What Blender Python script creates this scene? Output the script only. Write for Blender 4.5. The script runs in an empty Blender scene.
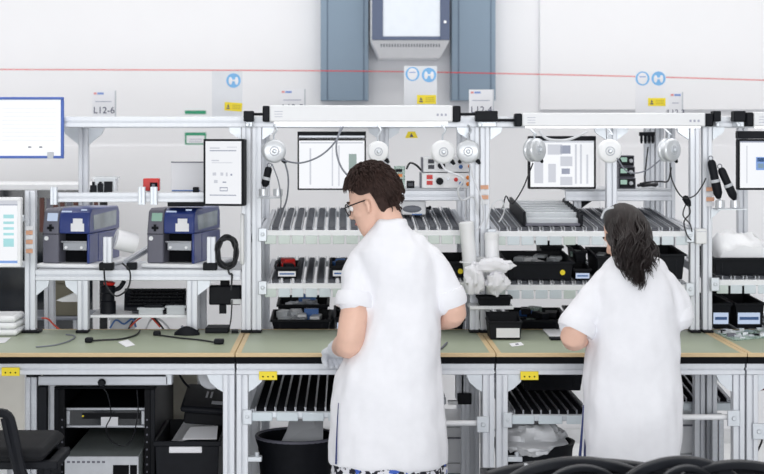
import bpy, math, random
from mathutils import Vector, Matrix, noise
random.seed(7)
S = bpy.context.scene
COL = S.collection
R = math.radians
# ---------------------------------------------------------------- camera, world, light, exposure
EYE, FPX, VPX, HY = 1.78, 1640.0, 343.0, 135.0        # eye height, focal length in px of the 764 px frame, vanishing point
cam_data = bpy.data.cameras.new('camera')
cam = bpy.data.objects.new('camera', cam_data); COL.objects.link(cam)
cam.location = (0, 0, EYE); cam.rotation_euler = (R(90), 0, 0)
cam_data.sensor_width = 36; cam_data.lens = FPX / 764 * 36
cam_data.shift_x = (382 - VPX) / 764
cam_data.shift_y = -(237 - HY) / 764
cam_data.clip_start = 0.1; cam_data.clip_end = 60
cam_data.dof.use_dof = True; cam_data.dof.focus_distance = 6.3; cam_data.dof.aperture_fstop = 3.6
S.camera = cam
world = bpy.data.worlds.new('world'); S.world = world; world.use_nodes = True
world.node_tree.nodes['Background'].inputs[0].default_value = (0.95, 0.975, 1.0, 1)
world.node_tree.nodes['Background'].inputs[1].default_value = 0.36
def area(name, loc, rot, sx, sy, power, color=(1, 0.985, 0.96)):
    l = bpy.data.lights.new(name, 'AREA'); l.shape = 'RECTANGLE'; l.size = sx; l.size_y = sy; l.energy = power; l.color = color
    o = bpy.data.objects.new(name, l); COL.objects.link(o); o.location = loc; o.rotation_euler = rot; return o
area('front_fill', (0.2, -0.9, 1.9), (R(90), 0, 0), 8.0, 2.4, 305, (.97, .985, 1))  # unseen fill light added behind the camera to reach under the benches
area('overhead_light_strip', (0.3, 3.0, 4.2), (R(15), 0, 0), 7.0, 1.0, 30)
area('overhead_light_strip', (0.3, 5.3, 4.3), (0, 0, 0), 7.0, 0.8, 40)
area('overhead_light_strip', (0.3, 7.3, 4.3), (0, 0, 0), 8.0, 0.8, 76)
area('overhead_light_strip', (0.3, 8.15, 3.3), (R(18), 0, 0), 8.5, 0.5, 32)  # fill strip added between racks and wall to brighten the lower wall
S.view_settings.view_transform = 'Standard'; S.view_settings.look = 'None'
S.view_settings.exposure = -0.06; S.view_settings.gamma = 1; S.view_settings.use_curve_mapping = False

# ---------------------------------------------------------------- helpers
def P(px, py, Y): return Vector(((px - VPX) * Y / FPX, Y, EYE - (py - HY) * Y / FPX))
def X(px, Y): return (px - VPX) * Y / FPX
def Z(py, Y): return EYE - (py - HY) * Y / FPX
def lin(c):
    out = []
    for v in c:
        v /= 255.0
        out.append(v / 12.92 if v <= 0.04045 else ((v + 0.055) / 1.055) ** 2.4)
    return out
def mat(name, rgb, rough=0.5, metal=0.0, var=0.06, scale=18.0, bump=0.0, emit=0.0, alpha=None, trans=0.0, coat=0.0, stretch=None, rgb2=None, spec=None):
    m = bpy.data.materials.new(name); m.use_nodes = True
    nt = m.node_tree; b = nt.nodes['Principled BSDF']
    c = lin(rgb)
    tc = nt.nodes.new('ShaderNodeTexCoord'); nz = nt.nodes.new('ShaderNodeTexNoise'); nz.inputs['Scale'].default_value = scale; nz.inputs['Detail'].default_value = 3
    src = tc.outputs['Object']
    if stretch:
        mp = nt.nodes.new('ShaderNodeMapping'); mp.inputs['Scale'].default_value = stretch; nt.links.new(src, mp.inputs[0]); src = mp.outputs[0]
    nt.links.new(src, nz.inputs['Vector'])
    rp = nt.nodes.new('ShaderNodeValToRGB')
    rp.color_ramp.elements[0].position = 0.3; rp.color_ramp.elements[1].position = 0.7
    c2 = lin(rgb2) if rgb2 else c
    rp.color_ramp.elements[0].color = [v * (1 - var) for v in c] + [1]; rp.color_ramp.elements[1].color = [min(1, v * (1 + var)) for v in c2] + [1]
    nt.links.new(nz.outputs['Fac'], rp.inputs[0]); nt.links.new(rp.outputs[0], b.inputs['Base Color'])
    b.inputs['Roughness'].default_value = rough; b.inputs['Metallic'].default_value = metal
    if spec is not None: b.inputs['Specular IOR Level'].default_value = spec
    if trans: b.inputs['Transmission Weight'].default_value = trans
    if coat: b.inputs['Coat Weight'].default_value = coat
    if alpha is not None: b.inputs['Alpha'].default_value = alpha
    if emit:
        for l in list(b.inputs['Base Color'].links): nt.links.remove(l)
        b.inputs['Base Color'].default_value = (.02, .02, .025, 1)
        nt.links.new(rp.outputs[0], b.inputs['Emission Color']); b.inputs['Emission Strength'].default_value = emit
    if bump:
        bp = nt.nodes.new('ShaderNodeBump'); bp.inputs['Strength'].default_value = bump; bp.inputs['Distance'].default_value = 0.01
        nt.links.new(nz.outputs['Fac'], bp.inputs['Height']); nt.links.new(bp.outputs[0], b.inputs['Normal'])
    return m
M = dict(
    wall=mat('wall_paint', (236, 236, 239), .8, var=.01, scale=3), wains=mat('wall_panel_paint', (243, 243, 246), .7, var=.012, scale=3),
    floor=mat('floor_vinyl', (228, 229, 230), .45, var=.04, scale=5), trim=mat('skirting_paint', (215, 216, 218), .5),
    alu=mat('aluminium', (211, 214, 220), .38, metal=.25, var=.03, scale=60, stretch=(1, 1, .05)),
    alud=mat('brushed_steel', (178, 181, 187), .33, metal=.6, var=.06, scale=80, stretch=(.05, 1, 1)),
    zinc=mat('zinc_bracket', (205, 210, 216), .35, metal=.35, var=.05), white=mat('white_plastic', (240, 241, 243), .4, var=.015),
    whitem=mat('white_enamel', (238, 239, 242), .35, var=.015), lampw=mat('lamp_housing', (234, 235, 238), .4, var=.01),
    black=mat('black_plastic', (20, 22, 28), .55, spec=.18, var=.12, scale=30), blackm=mat('matte_black_plastic', (17, 18, 22), .7, spec=.2, var=.15, scale=40, bump=.05),
    rubber=mat('black_rubber', (21, 22, 26), .7, spec=.2, var=.1), cable=mat('black_cable', (30, 31, 36), .5), cablew=mat('white_cable', (215, 217, 222), .5),
    cableg=mat('grey_cable', (120, 124, 134), .5), red=mat('red_plastic', (205, 32, 26), .4), redc=mat('red_wire', (200, 70, 50), .5),
    cord=mat('red_cord', (215, 60, 62), .6), orange=mat('amber_plastic', (226, 128, 30), .35), bluec=mat('blue_wire', (70, 110, 170), .5),
    mat_green=mat('green_bench_mat', (158, 167, 145), .42, var=.03, scale=7), wood=mat('beige_edging', (206, 181, 140), .5, var=.06, scale=30, stretch=(1, 8, 8)),
    dark=mat('dark_core', (17, 18, 22), .8, spec=.1), pillar=mat('blue_grey_enamel', (126, 145, 163), .5, var=.02, scale=4), pillard=mat('dark_blue_grey', (92, 110, 130), .5),
    navy=mat('slate_blue_enamel', (72, 84, 112), .4, var=.02), panel=mat('frosted_panel', (214, 220, 228), .25, var=.02),
    blue=mat('printer_blue', (40, 58, 124), .3, var=.05, coat=.3), grey=mat('printer_grey', (104, 104, 116), .45, var=.05), greyl=mat('light_grey_plastic', (196, 199, 205), .45),
    window=mat('smoked_window', (150, 160, 165), .12, var=.25, scale=9), lcd=mat('pale_display', (196, 212, 238), .3, emit=.9, var=.02), lcdg=mat('green_display', (150, 190, 172), .3, emit=.8, var=.02),
    screen=mat('lit_screen', (247, 249, 253), .3, emit=.93, var=.006), scr_g=mat('screen_grey', (206, 209, 218), .4, emit=.93, var=.01), scr_t=mat('screen_text', (150, 156, 176), .4, emit=.9),
    scr_b=mat('screen_blue', (120, 160, 225), .4, emit=.9), scr_c=mat('screen_cyan', (168, 228, 232), .4, emit=.9), scr_d=mat('screen_dark', (36, 40, 52), .4), scr_m=mat('screen_green', (150, 170, 165), .4, emit=.85),
    sign_b=mat('sign_blue', (122, 182, 232), .5, var=.02), yellow=mat('yellow_label', (246, 222, 40), .5, var=.02), sign_g=mat('sign_grey', (218, 220, 225), .35, var=.015),
    paper=mat('paper', (236, 236, 240), .7, var=.01), ink=mat('ink', (84, 86, 108), .6), inkl=mat('faded_ink', (176, 178, 194), .6), inkr=mat('red_ink', (222, 150, 150), .6), inkb=mat('blue_ink', (130, 155, 210), .6),
    green=mat('green_label', (34, 148, 108), .5), board=mat('whiteboard', (247, 248, 250), .2, var=.006), bframe=mat('blue_frame', (70, 104, 186), .4),
    track=mat('roller_dark', (74, 77, 85), .45, var=.1, scale=60), tag=mat('clear_tag', (208, 218, 224), .25, var=.06, scale=10), tagg=mat('pale_green_tag', (202, 213, 208), .25, var=.06, scale=10),
    skin=mat('skin', (230, 188, 168), .5, var=.05, scale=14), lip=mat('lip', (190, 110, 100), .5), eye=mat('eye_white', (235, 235, 235), .3), iris=mat('iris', (60, 45, 35), .3),
    coat=mat('coat_cotton', (238, 238, 243), .85, var=.015, scale=30, bump=.08), glove=mat('glove_knit', (214, 217, 224), .9, var=.06, scale=160, bump=.2),
    hair=mat('dark_brown_hair', (54, 39, 35), .7, spec=.25, var=.35, scale=60, stretch=(1, 1, .2)), hair2=mat('brown_hair', (33, 25, 25), .5, spec=.4, var=.4, scale=50, stretch=(1, 1, .3)),
    trouser=mat('navy_cloth', (44, 54, 104), .8), shoe=mat('shoe_black', (30, 30, 34), .5), bag=mat('white_plastic_bag', (246, 247, 250), .35, var=.03, bump=.3, scale=12),
    clear=mat('clear_plastic', (232, 236, 240), .15, alpha=.55), olive=mat('olive_card', (112, 108, 92), .7), glassd=mat('dark_glass', (30, 34, 40), .12, var=.2, scale=3), brown=mat('brown_binder', (92, 52, 44), .5),
    pc=mat('grey_steel_case', (158, 166, 166), .45, var=.04), cream2=mat('pale_cream_panel', (232, 229, 220), .6, var=.015), cream=mat('cream_panel', (190, 186, 172), .6), pcb=mat('circuit_green', (60, 120, 92), .4, var=.35, scale=120, rgb2=(190, 205, 200)), maroon=mat('maroon_cloth', (110, 48, 58), .7),
    cartp=mat('cart_plastic', (34, 36, 42), .38, spec=.5, var=.1), litetube=mat('lamp_diffuser', (255, 255, 255), .4, emit=2.2, var=0), silver=mat('silver_disc', (216, 219, 223), .3, metal=.35, var=.04), lens=mat('lens', (220, 225, 230), .05, alpha=.25), bluebin=mat('blue_plastic', (66, 112, 180), .4), peach=mat('peach_label', (224, 170, 140), .6),
)
def skirt_mat():
    m = bpy.data.materials.new('printed_cloth'); m.use_nodes = True; nt = m.node_tree; b = nt.nodes['Principled BSDF']; b.inputs['Roughness'].default_value = .8
    tc = nt.nodes.new('ShaderNodeTexCoord')
    n1 = nt.nodes.new('ShaderNodeTexNoise'); n1.inputs['Scale'].default_value = 46; n2 = nt.nodes.new('ShaderNodeTexNoise'); n2.inputs['Scale'].default_value = 16
    for n in (n1, n2): nt.links.new(tc.outputs['Object'], n.inputs['Vector'])
    r1 = nt.nodes.new('ShaderNodeValToRGB'); r1.color_ramp.interpolation = 'CONSTANT'
    r1.color_ramp.elements[0].color = (.01, .01, .02, 1); r1.color_ramp.elements[1].position = .5; r1.color_ramp.elements[1].color = (.75, .75, .8, 1)
    r2 = nt.nodes.new('ShaderNodeValToRGB'); r2.color_ramp.interpolation = 'CONSTANT'
    r2.color_ramp.elements[0].color = (0, 0, 0, 1); r2.color_ramp.elements[1].position = .56; r2.color_ramp.elements[1].color = (1, 1, 1, 1)
    mx = nt.nodes.new('ShaderNodeMix'); mx.data_type = 'RGBA'
    nt.links.new(n1.outputs['Fac'], r1.inputs[0]); nt.links.new(n2.outputs['Fac'], r2.inputs[0]); nt.links.new(r2.outputs[0], mx.inputs[0]); nt.links.new(r1.outputs[0], mx.inputs[6])
    mx.inputs[7].default_value = (.05, .12, .5, 1); nt.links.new(mx.outputs[2], b.inputs['Base Color']); return m
M['skirt'] = skirt_mat()

class MB:
    """collects shapes into one mesh; every shape may carry its own material"""
    def __init__(s): s.v = []; s.f = []; s.mi = []; s.mats = []; s.cur = 0
    def use(s, m):
        if m not in s.mats: s.mats.append(m)
        s.cur = s.mats.index(m); return s
    def add(s, vs, fs):
        o = len(s.v); s.v += [Vector(v) for v in vs]
        for f in fs: s.f.append([i + o for i in f]); s.mi.append(s.cur)
        return s
    def box(s, x0, x1, y0, y1, z0, z1, mtx=None):
        vs = [Vector((x, y, z)) for z in (z0, z1) for y in (y0, y1) for x in (x0, x1)]
        if mtx: vs = [mtx @ v for v in vs]
        return s.add(vs, [(0, 2, 3, 1), (4, 5, 7, 6), (0, 1, 5, 4), (2, 6, 7, 3), (0, 4, 6, 2), (1, 3, 7, 5)])
    def cbox(s, c, sx, sy, sz, rot=None):
        m = Matrix.Translation(c)
        if rot: m = m @ rot.to_4x4()
        return s.box(-sx/2, sx/2, -sy/2, sy/2, -sz/2, sz/2, m)
    def loft(s, rings, cap=True, closed=True):
        n = len(rings[0]); vs = [v for r in rings for v in r]; fs = []
        for i in range(len(rings) - 1):
            for j in range(n if closed else n - 1):
                k = (j + 1) % n; fs.append((i*n + j, i*n + k, (i+1)*n + k, (i+1)*n + j))
        if cap: fs.append(tuple(reversed(range(n)))); fs.append(tuple((len(rings)-1)*n + j for j in range(n)))
        return s.add(vs, fs)
    def cyl(s, p0, p1, r0, r1=None, n=16):
        p0, p1 = Vector(p0), Vector(p1); u, w = frame(p1 - p0); r1 = r0 if r1 is None else r1
        return s.loft([[p + (u*math.cos(a) + w*math.sin(a))*r for a in angles(n)] for p, r in ((p0, r0), (p1, r1))])
    def lathe(s, base, axis, prof, n=20):
        base = Vector(base); d = Vector(axis).normalized(); u, w = frame(d)
        return s.loft([[base + d*h + (u*math.cos(a) + w*math.sin(a))*max(r, 1e-4) for a in angles(n)] for r, h in prof])
    def tube(s, pts, r, n=7, smooth=4, closed=False):
        pts = [Vector(p) for p in pts]
        if smooth > 1: pts = spline(pts, smooth)
        rs = r if callable(r) else (lambda t: r)
        rings = []; u = None
        for i, p in enumerate(pts):
            d = (pts[min(i+1, len(pts)-1)] - pts[max(i-1, 0)]); d = d.normalized() if d.length > 1e-9 else Vector((0, 0, 1))
            if u is None: u, w = frame(d)
            else:
                u = u - d*u.dot(d); u = u.normalized() if u.length > 1e-6 else frame(d)[0]; w = d.cross(u)
            rr = rs(i / max(1, len(pts)-1)); rings.append([p + (u*math.cos(a) + w*math.sin(a))*rr for a in angles(n)])
        return s.loft(rings)
    def torus(s, c, axis, R0, r, n=28, k=8):
        c = Vector(c); u, w = frame(Vector(axis)); d = Vector(axis).normalized(); rings = []
        for a in angles(n):
            e = u*math.cos(a) + w*math.sin(a); rings.append([c + e*(R0 + r*math.cos(b)) + d*r*math.sin(b) for b in angles(k)])
        rings.append(rings[0]); return s.loft(rings, cap=False)
    def prism(s, poly, off):
        off = Vector(off); poly = [Vector(p) for p in poly]; return s.loft([poly, [p + off for p in poly]])
    def ball(s, c, rx, ry=None, rz=None, n=16, m=10, mtx=None):
        ry = ry or rx; rz = rz or rx; c = Vector(c); rings = []
        for i in range(m + 1):
            t = math.pi*i/m - math.pi/2; k = max(math.cos(t), 1e-3); rings.append([Vector((rx*k*math.cos(a), ry*k*math.sin(a), rz*math.sin(t))) for a in angles(n)])
        if mtx: rings = [[mtx @ v for v in r] for r in rings]
        return s.loft([[v + c for v in r] for r in rings])
    def profile(s, p0, p1, size=.045, up=None, slots=True):
        """aluminium T-slot extrusion from p0 to p1"""
        p0, p1 = Vector(p0), Vector(p1); d = (p1 - p0).normalized(); u, w = frame(d)
        h = size/2; g = size*.1; dp = size*.28; c = size*.05
        side = [(-h + c, -h), (-g, -h), (-g, -h + dp), (g, -h + dp), (g, -h), (h - c, -h)]; poly = []
        for k in range(4):
            for a, b in side:
                for _ in range(k): a, b = -b, a
                poly.append((a, b))
        return s.loft([[p + u*a + w*b for a, b in poly] for p in (p0, p1)])
    def open_box(s, x0, x1, y0, y1, z0, z1, t=.003, taper=0.0, rim=.006, rimh=.008):
        def rect(k, z, e=0): return [Vector((x0 + k - e, y0 + k - e, z)), Vector((x1 - k + e, y0 + k - e, z)), Vector((x1 - k + e, y1 - k + e, z)), Vector((x0 + k - e, y1 - k + e, z))]
        return s.loft([rect(taper, z0), rect(0, z1 - rimh), rect(0, z1 - rimh, rim), rect(0, z1, rim), rect(t, z1), rect(taper + t, z0 + t)])
def angles(n): return [2*math.pi*i/n for i in range(n)]
def frame(d):
    d = Vector(d).normalized(); a = Vector((0, 0, 1)) if abs(d.z) < .9 else Vector((1, 0, 0))
    u = a.cross(d).normalized(); return u, d.cross(u)
def spline(pts, k):
    out = []
    for i in range(len(pts) - 1):
        a, b, c, d = pts[max(i-1, 0)], pts[i], pts[i+1], pts[min(i+2, len(pts)-1)]
        for j in range(k):
            t = j/k; out.append(.5*((2*b) + (c - a)*t + (2*a - 5*b + 4*c - d)*t*t + (3*b - a - 3*c + d)*t**3))
    return out + [pts[-1]]
LOCAL = set()
def root_of(o):
    while o.parent: o = o.parent
    return o
def mesh_obj(name, mb, m, loc, smooth=35):
    me = bpy.data.meshes.new(name); me.from_pydata([v - loc for v in mb.v], [], mb.f)
    mats = mb.mats or [m]
    for q in mats: me.materials.append(q)
    if mb.mats: me.polygons.foreach_set('material_index', mb.mi)
    me.validate(); me.update()
    import bmesh
    b = bmesh.new(); b.from_mesh(me); bmesh.ops.recalc_face_normals(b, faces=b.faces); b.to_mesh(me); b.free()
    if smooth:
        me.shade_smooth(); me.set_sharp_from_angle(angle=R(smooth))
    o = bpy.data.objects.new(name, me); COL.objects.link(o); return o
def tagit(o, label=None, cat=None, group=None, kind=None):
    if label: o['label'] = label
    if cat: o['category'] = cat
    if group: o['group'] = group
    if kind: o['kind'] = kind
    return o
def thing(name, label, cat, loc, group=None, rot=None, local=False):
    o = bpy.data.objects.new(name, None); COL.objects.link(o); o.location = loc; o.empty_display_size = .05
    if rot is not None: o.rotation_euler = rot
    if rot is not None or local: LOCAL.add(o.name)
    return tagit(o, label, cat, group)
def part(parent, name, mb, m=None, bevel=0, label=None, smooth=35, kind=None):
    r = root_of(parent); off = Vector((0, 0, 0)) if r.name in LOCAL else Vector(r.location)
    o = mesh_obj(name, mb, m, off, smooth); o.parent = parent
    if bevel: bev(o, bevel)
    if label: o['label'] = label
    if kind: o['kind'] = kind
    return o
def bev(o, w, seg=2):
    b = o.modifiers.new('bevel', 'BEVEL'); b.width = w; b.segments = seg; b.limit_method = 'ANGLE'; b.angle_limit = R(40)
def solo(name, label, cat, mb, m=None, group=None, bevel=0, smooth=35, kind=None):
    xs = [v.x for v in mb.v]; ys = [v.y for v in mb.v]; zs = [v.z for v in mb.v]
    loc = Vector(((min(xs)+max(xs))/2, (min(ys)+max(ys))/2, min(zs)))
    o = mesh_obj(name, mb, m, loc, smooth); o.location = loc
    if bevel: bev(o, bevel)
    return tagit(o, label, cat, group, kind)
def struct(name, mb, m, bevel=0):
    o = mesh_obj(name, mb, m, Vector((0, 0, 0))); o['kind'] = 'structure'
    if bevel: bev(o, bevel)
    return o
def dup(o, delta=Vector((0, 0, 0)), parent=None):
    c = o.copy(); COL.objects.link(c)
    if parent: c.parent = parent
    c.location = o.location + Vector(delta)
    for ch in list(o.children): dup(ch, parent=c)
    return c
def text_mb(mb, body, size, loc, width=None, align='CENTER', depth=.0006, roty=0):
    """lettering on an upright surface facing the viewer (-Y)"""
    cu = bpy.data.curves.new('lettering', 'FONT'); cu.body = body; cu.size = size; cu.align_x = align; cu.align_y = 'CENTER'; cu.extrude = depth
    o = bpy.data.objects.new('lettering', cu); COL.objects.link(o)
    me = bpy.data.meshes.new_from_object(o.evaluated_get(bpy.context.evaluated_depsgraph_get()))
    mtx = Matrix.Translation(loc) @ Matrix.Rotation(roty, 4, 'Z') @ Matrix.Rotation(R(90), 4, 'X')
    mb.add([mtx @ v.co for v in me.vertices], [tuple(p.vertices) for p in me.polygons])
    bpy.data.objects.remove(o); bpy.data.curves.remove(cu); bpy.data.meshes.remove(me); return mb
def disc(mb, c, r, t=.001, n=28, ri=None):
    c = Vector(c)
    if ri: mb.loft([[c + Vector((math.cos(a)*q, y, math.sin(a)*q)) for a in angles(n)] for q, y in ((r, 0), (r, -t), (ri, -t), (ri, 0), (r, 0))], cap=False)
    else: mb.cyl(c, c + Vector((0, -t, 0)), r, n=n)
    return mb

# ---------------------------------------------------------------- the room
WY = 9.5
struct('floor', MB().box(-5, 5, -1, WY + .2, -.05, 0), M['floor'])
struct('wall_back', MB().box(-5, 5, WY, WY + .2, 0, 4.6), M['wall'])
struct('wall_panel_back', MB().box(-5, X(262, WY), WY - .012, WY - .0005, 0.08, Z(146, WY)).box(X(600, WY), 5, WY - .012, WY - .0005, .08, Z(146, WY)), M['wains'])
struct('wall_pier_back', MB().box(X(539, WY), 5, WY - .03, WY - .0005, Z(110, WY), 4.6), M['wall'], .004)
struct('baseboard_back', MB().box(-5, 5, WY - .025, WY - .0125, 0, .08), M['trim'])
for a, b, e in ((321, 368, 1), (450, 493, 2)):
    mb = MB().use(M['pillar']); x0, x1 = X(a, WY), X(b, WY)
    mb.box(x0, x1, WY - .16, WY - .0005, Z(101, WY), 3.3)
    mb.use(M['pillard'])
    for q in (.035, x1 - x0 - .03): mb.box(x0 + q, x0 + q + .007, WY - .163, WY - .16, Z(101, WY) + .0, 3.3)
    t = thing('cable_duct', 'tall blue-grey steel wall duct at the L12-5 side of the white hood' if e == 1 else 'tall blue-grey steel wall duct at the L12-4 side of the white hood', 'wall duct', (0, WY, Z(101, WY)), 'blue-grey wall ducts')
    part(t, 'duct_body', mb, bevel=.003)
# wall hood between the ducts
t = thing('wall_hood', 'white hood with dark blue-framed frosted panel high on the wall between two grey ducts', 'hood', (X(410, WY), WY, Z(58, WY)))
HY0 = 9.05; hx0, hx1 = X(371, HY0), X(450, HY0); zb = Z(40, HY0)
mb = MB().use(M['whitem']); ib = .045
mb.loft([[Vector((hx0, HY0, zb)), Vector((hx1, HY0, zb)), Vector((hx1, WY - .001, zb)), Vector((hx0, WY - .001, zb))],
         [Vector((hx0 + ib, HY0 + .12, Z(58, HY0 + .12))), Vector((hx1 - ib, HY0 + .12, Z(58, HY0 + .12))), Vector((hx1 - ib, WY - .001, Z(58, HY0 + .12))), Vector((hx0 + ib, WY - .001, Z(58, HY0 + .12)))]])
part(t, 'hood_base', mb, bevel=.006)
part(t, 'hood_body', MB().box(hx0, hx1, HY0 + .02, WY - .001, zb, 2.75), M['whitem'], .004)
f = part(t, 'panel_frame', MB().box(hx0 + .005, X(383, HY0), HY0 - .01, HY0 + .02, zb, 2.75).box(X(440, HY0), hx1 - .002, HY0 - .01, HY0 + .02, zb, 2.75).box(X(383, HY0), X(440, HY0), HY0 - .01, HY0 + .02, zb, zb + .02), M['navy'], .002)
part(t, 'frosted_panel', MB().box(X(383, HY0), X(440, HY0), HY0 - .002, HY0 + .019, zb + .02, 2.75), M['panel'])
part(f, 'knob', disc(MB(), P(445, 22, HY0 - .01), .008, .01), M['white'])
mb = MB()
for i in range(22):
    k = (i + .5)/22; x = hx0 + .05 + k*(hx1 - hx0 - .1); y = HY0 + .035; z = zb - (Z(40, HY0) - Z(58, HY0 + .12))*.29
    mb.cbox(Vector((x, y - .002, z)), .006, .004, .02, Matrix.Rotation(R(35), 3, 'X'))
part(t, 'vent_slot', mb, M['cableg'], kind='stuff')

# red cord running across the room in front of the wall
solo('red_string', 'thin red cord stretched across in front of the white wall', 'cord', MB().tube([P(-420, 69, 9.2), P(0, 69.5, 9.2), P(320, 70.8, 9.2), P(500, 73.5, 9.2), P(764, 80.2, 9.2), P(1180, 96, 9.2)], .003, n=6, smooth=4), M['cord'])

# glass fronted cabinet far left
CY = 8.5
t = thing('glass_cabinet', 'white-framed cabinet with dark glass doors behind the whiteboard bench', 'cabinet', (X(20, CY), CY, 0))
cx0, cx1 = X(-60, CY), X(99, CY)
mb = MB().box(cx0 + .02, cx1 - .02, CY + .02, CY + .45, 0.02, Z(187, CY))
part(t, 'cabinet_body', mb, M['dark'])
part(t, 'cabinet_top', MB().box(cx0 - .01, cx1 + .01, CY - .03, CY + .47, Z(190, CY), Z(184, CY)), M['whitem'], .003)
mb = MB()
for a, b in ((-60, -52), (25, 34), (93, 99)): mb.box(X(a, CY), X(b, CY), CY - .01, CY + .02, 0, Z(190, CY))
mb.box(cx0, cx1, CY - .01, CY + .02, 0, .12)
part(t, 'cabinet_frame', mb, M['whitem'], .002)
for a, b in ((-52, 25), (34, 93)):
    d = part(t, 'glass_door', MB().box(X(a, CY), X(b, CY), CY - .006, CY + .004, Z(335, CY), Z(190, CY)), M['glassd'])
    part(t, 'lower_door', MB().box(X(a, CY), X(b, CY), CY - .006, CY + .004, .12, Z(336, CY)), M['cream2'], label='cream lower door')
mb = MB()
random.seed(3)
for i in range(9):
    x = X(40, CY) + i*.035
    s_ = MB().box(x, x + .024, CY - .012, CY - .007, Z(232, CY), Z(197 + random.random()*3, CY))
    part(d, 'binder_spine', s_, M['brown'] if i % 3 != 1 else M['grey'])

# ---------------------------------------------------------------- work benches
YF, YB, TZ = 6.27, 7.05, .945            # front edge, back edge and height of the bench tops
UY, RY = 6.95, 7.72                      # front uprights, rear uprights
def bench(x0, x1, label, xf=None, lx=None):
    """x0/x1 joints of the top, xf front/rear upright x pair"""
    t = thing('workbench', label, 'workbench', ((x0 + x1)/2, YF, 0), 'aluminium workbenches in a row')
    g = .0015
    w = part(t, 'worktop', MB().box(x0 + .022, x1 - .022, YF + .014, YB - .014, TZ - .014, TZ), M['mat_green'])
    part(w, 'edge_band', MB().box(x0 + g, x1 - g, YF, YF + .014, TZ - .014, TZ + .001).box(x0 + g, x1 - g, YB - .014, YB, TZ - .014, TZ + .001)
         .box(x0 + g, x0 + .022, YF + .014, YB - .014, TZ - .014, TZ + .001).box(x1 - .022, x1 - g, YF + .014, YB - .014, TZ - .014, TZ + .001), M['wood'], .0015, label='beige edge strip')
    part(w, 'black_core', MB().box(x0 + g, x1 - g, YF + .002, YB, TZ - .04, TZ - .0142), M['dark'], .001)
    zt = TZ - .041; a = x0 + .026; b = x1 - .026; yl = YF + .05
    part(t, 'front_beam', MB().profile((a - .022, yl, zt - .0225), (b + .022, yl, zt - .0225)), M['alu'])
    part(t, 'rear_beam', MB().profile((a - .022, YB - .04, zt - .0225), (b + .022, YB - .04, zt - .0225)), M['alu'])
    for x in (lx or (a, b)):
        l = part(t, 'leg', MB().profile((x, yl, .03), (x, yl, zt - .0455)), M['alu']); part(l, 'foot', MB().cyl((x, yl, 0), (x, yl, .031), .02), M['rubber'])
        l = part(t, 'leg', MB().profile((x, YB - .04, .03), (x, YB - .04, zt - .0455)), M['alu']); part(l, 'foot', MB().cyl((x, YB - .04, 0), (x, YB - .04, .031), .02), M['rubber'])
        part(t, 'side_beam', MB().profile((x, yl + .023, zt - .0225), (x, YB - .063, zt - .0225)), M['alu'])
        s = 1 if x < (a + b)/2 else -1      # corner gusset under the front beam
        part(t, 'gusset', MB().prism([(x + s*.0235, yl - .012, zt - .0456), (x + s*.085, yl - .012, zt - .0456), (x + s*.072, yl - .012, zt - .075), (x + s*.045, yl - .012, zt - .1), (x + s*.0235, yl - .012, zt - .112)], (0, .024, 0)), M['zinc'])
    for x in xf or ():
        u = part(t, 'upright', MB().profile((x, UY, TZ + .012), (x, UY, 1.8125), .04), M['alu'])
        part(u, 'foot_plate', MB().box(x - .021, x + .021, UY - .045, UY + .03, TZ + .0012, TZ + .0118), M['black'], .002)
        u = part(t, 'upright', MB().profile((x, RY, .03), (x, RY, 1.8125), .04), M['alu']); part(u, 'foot', MB().cyl((x, RY, 0), (x, RY, .031), .019), M['rubber'])
        part(t, 'depth_beam', MB().profile((x, UY + .0235, 1.835), (x, RY - .0235, 1.835), .04), M['alu'])
        part(t, 'depth_beam', MB().profile((x, UY + .0235, 1.34), (x, RY - .0235, 1.37), .04), M['alu'])
    if xf:
        part(t, 'front_crossbar', MB().profile((xf[0] - .0205, UY, 1.8355), (xf[1] + .0205, UY, 1.8355)), M['alu'])
        part(t, 'rear_crossbar', MB().profile((xf[0] - .0205, RY, 1.8355), (xf[1] + .0205, RY, 1.8355)), M['alu'])
        for x in xf:
            s = 1 if x < (xf[0] + xf[1])/2 else -1
            part(t, 'gusset', MB().prism([(x + s*.0235, UY - .012, 1.8125), (x + s*.075, UY - .012, 1.8125), (x + s*.068, UY - .012, 1.79), (x + s*.0235, UY - .012, 1.76)], (0, .024, 0)), M['zinc'])
    return t
U = [X(246.5, UY), X(257, UY), X(474, UY), X(484.5, UY), X(694, UY), X(706.5, UY)]
SEAM = [X(235, YF), X(496, YF), X(747.5, YF)]
b6 = bench(-1.95, SEAM[0], 'workbench with the two blue label printers on its stand', (-1.9, U[0]), (-1.9, SEAM[0] - .026))
b5 = bench(SEAM[0], SEAM[1], 'workbench where the short-haired person in a white coat stands', (U[1], U[2]))
b4 = bench(SEAM[1], SEAM[2], 'workbench where the person with long wavy hair stands', (U[3], U[4]))
b3 = bench(SEAM[2], SEAM[2] + 1.02, 'workbench at the picture edge with green circuit boards lying on it', (U[5], U[5] + .93))
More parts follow.
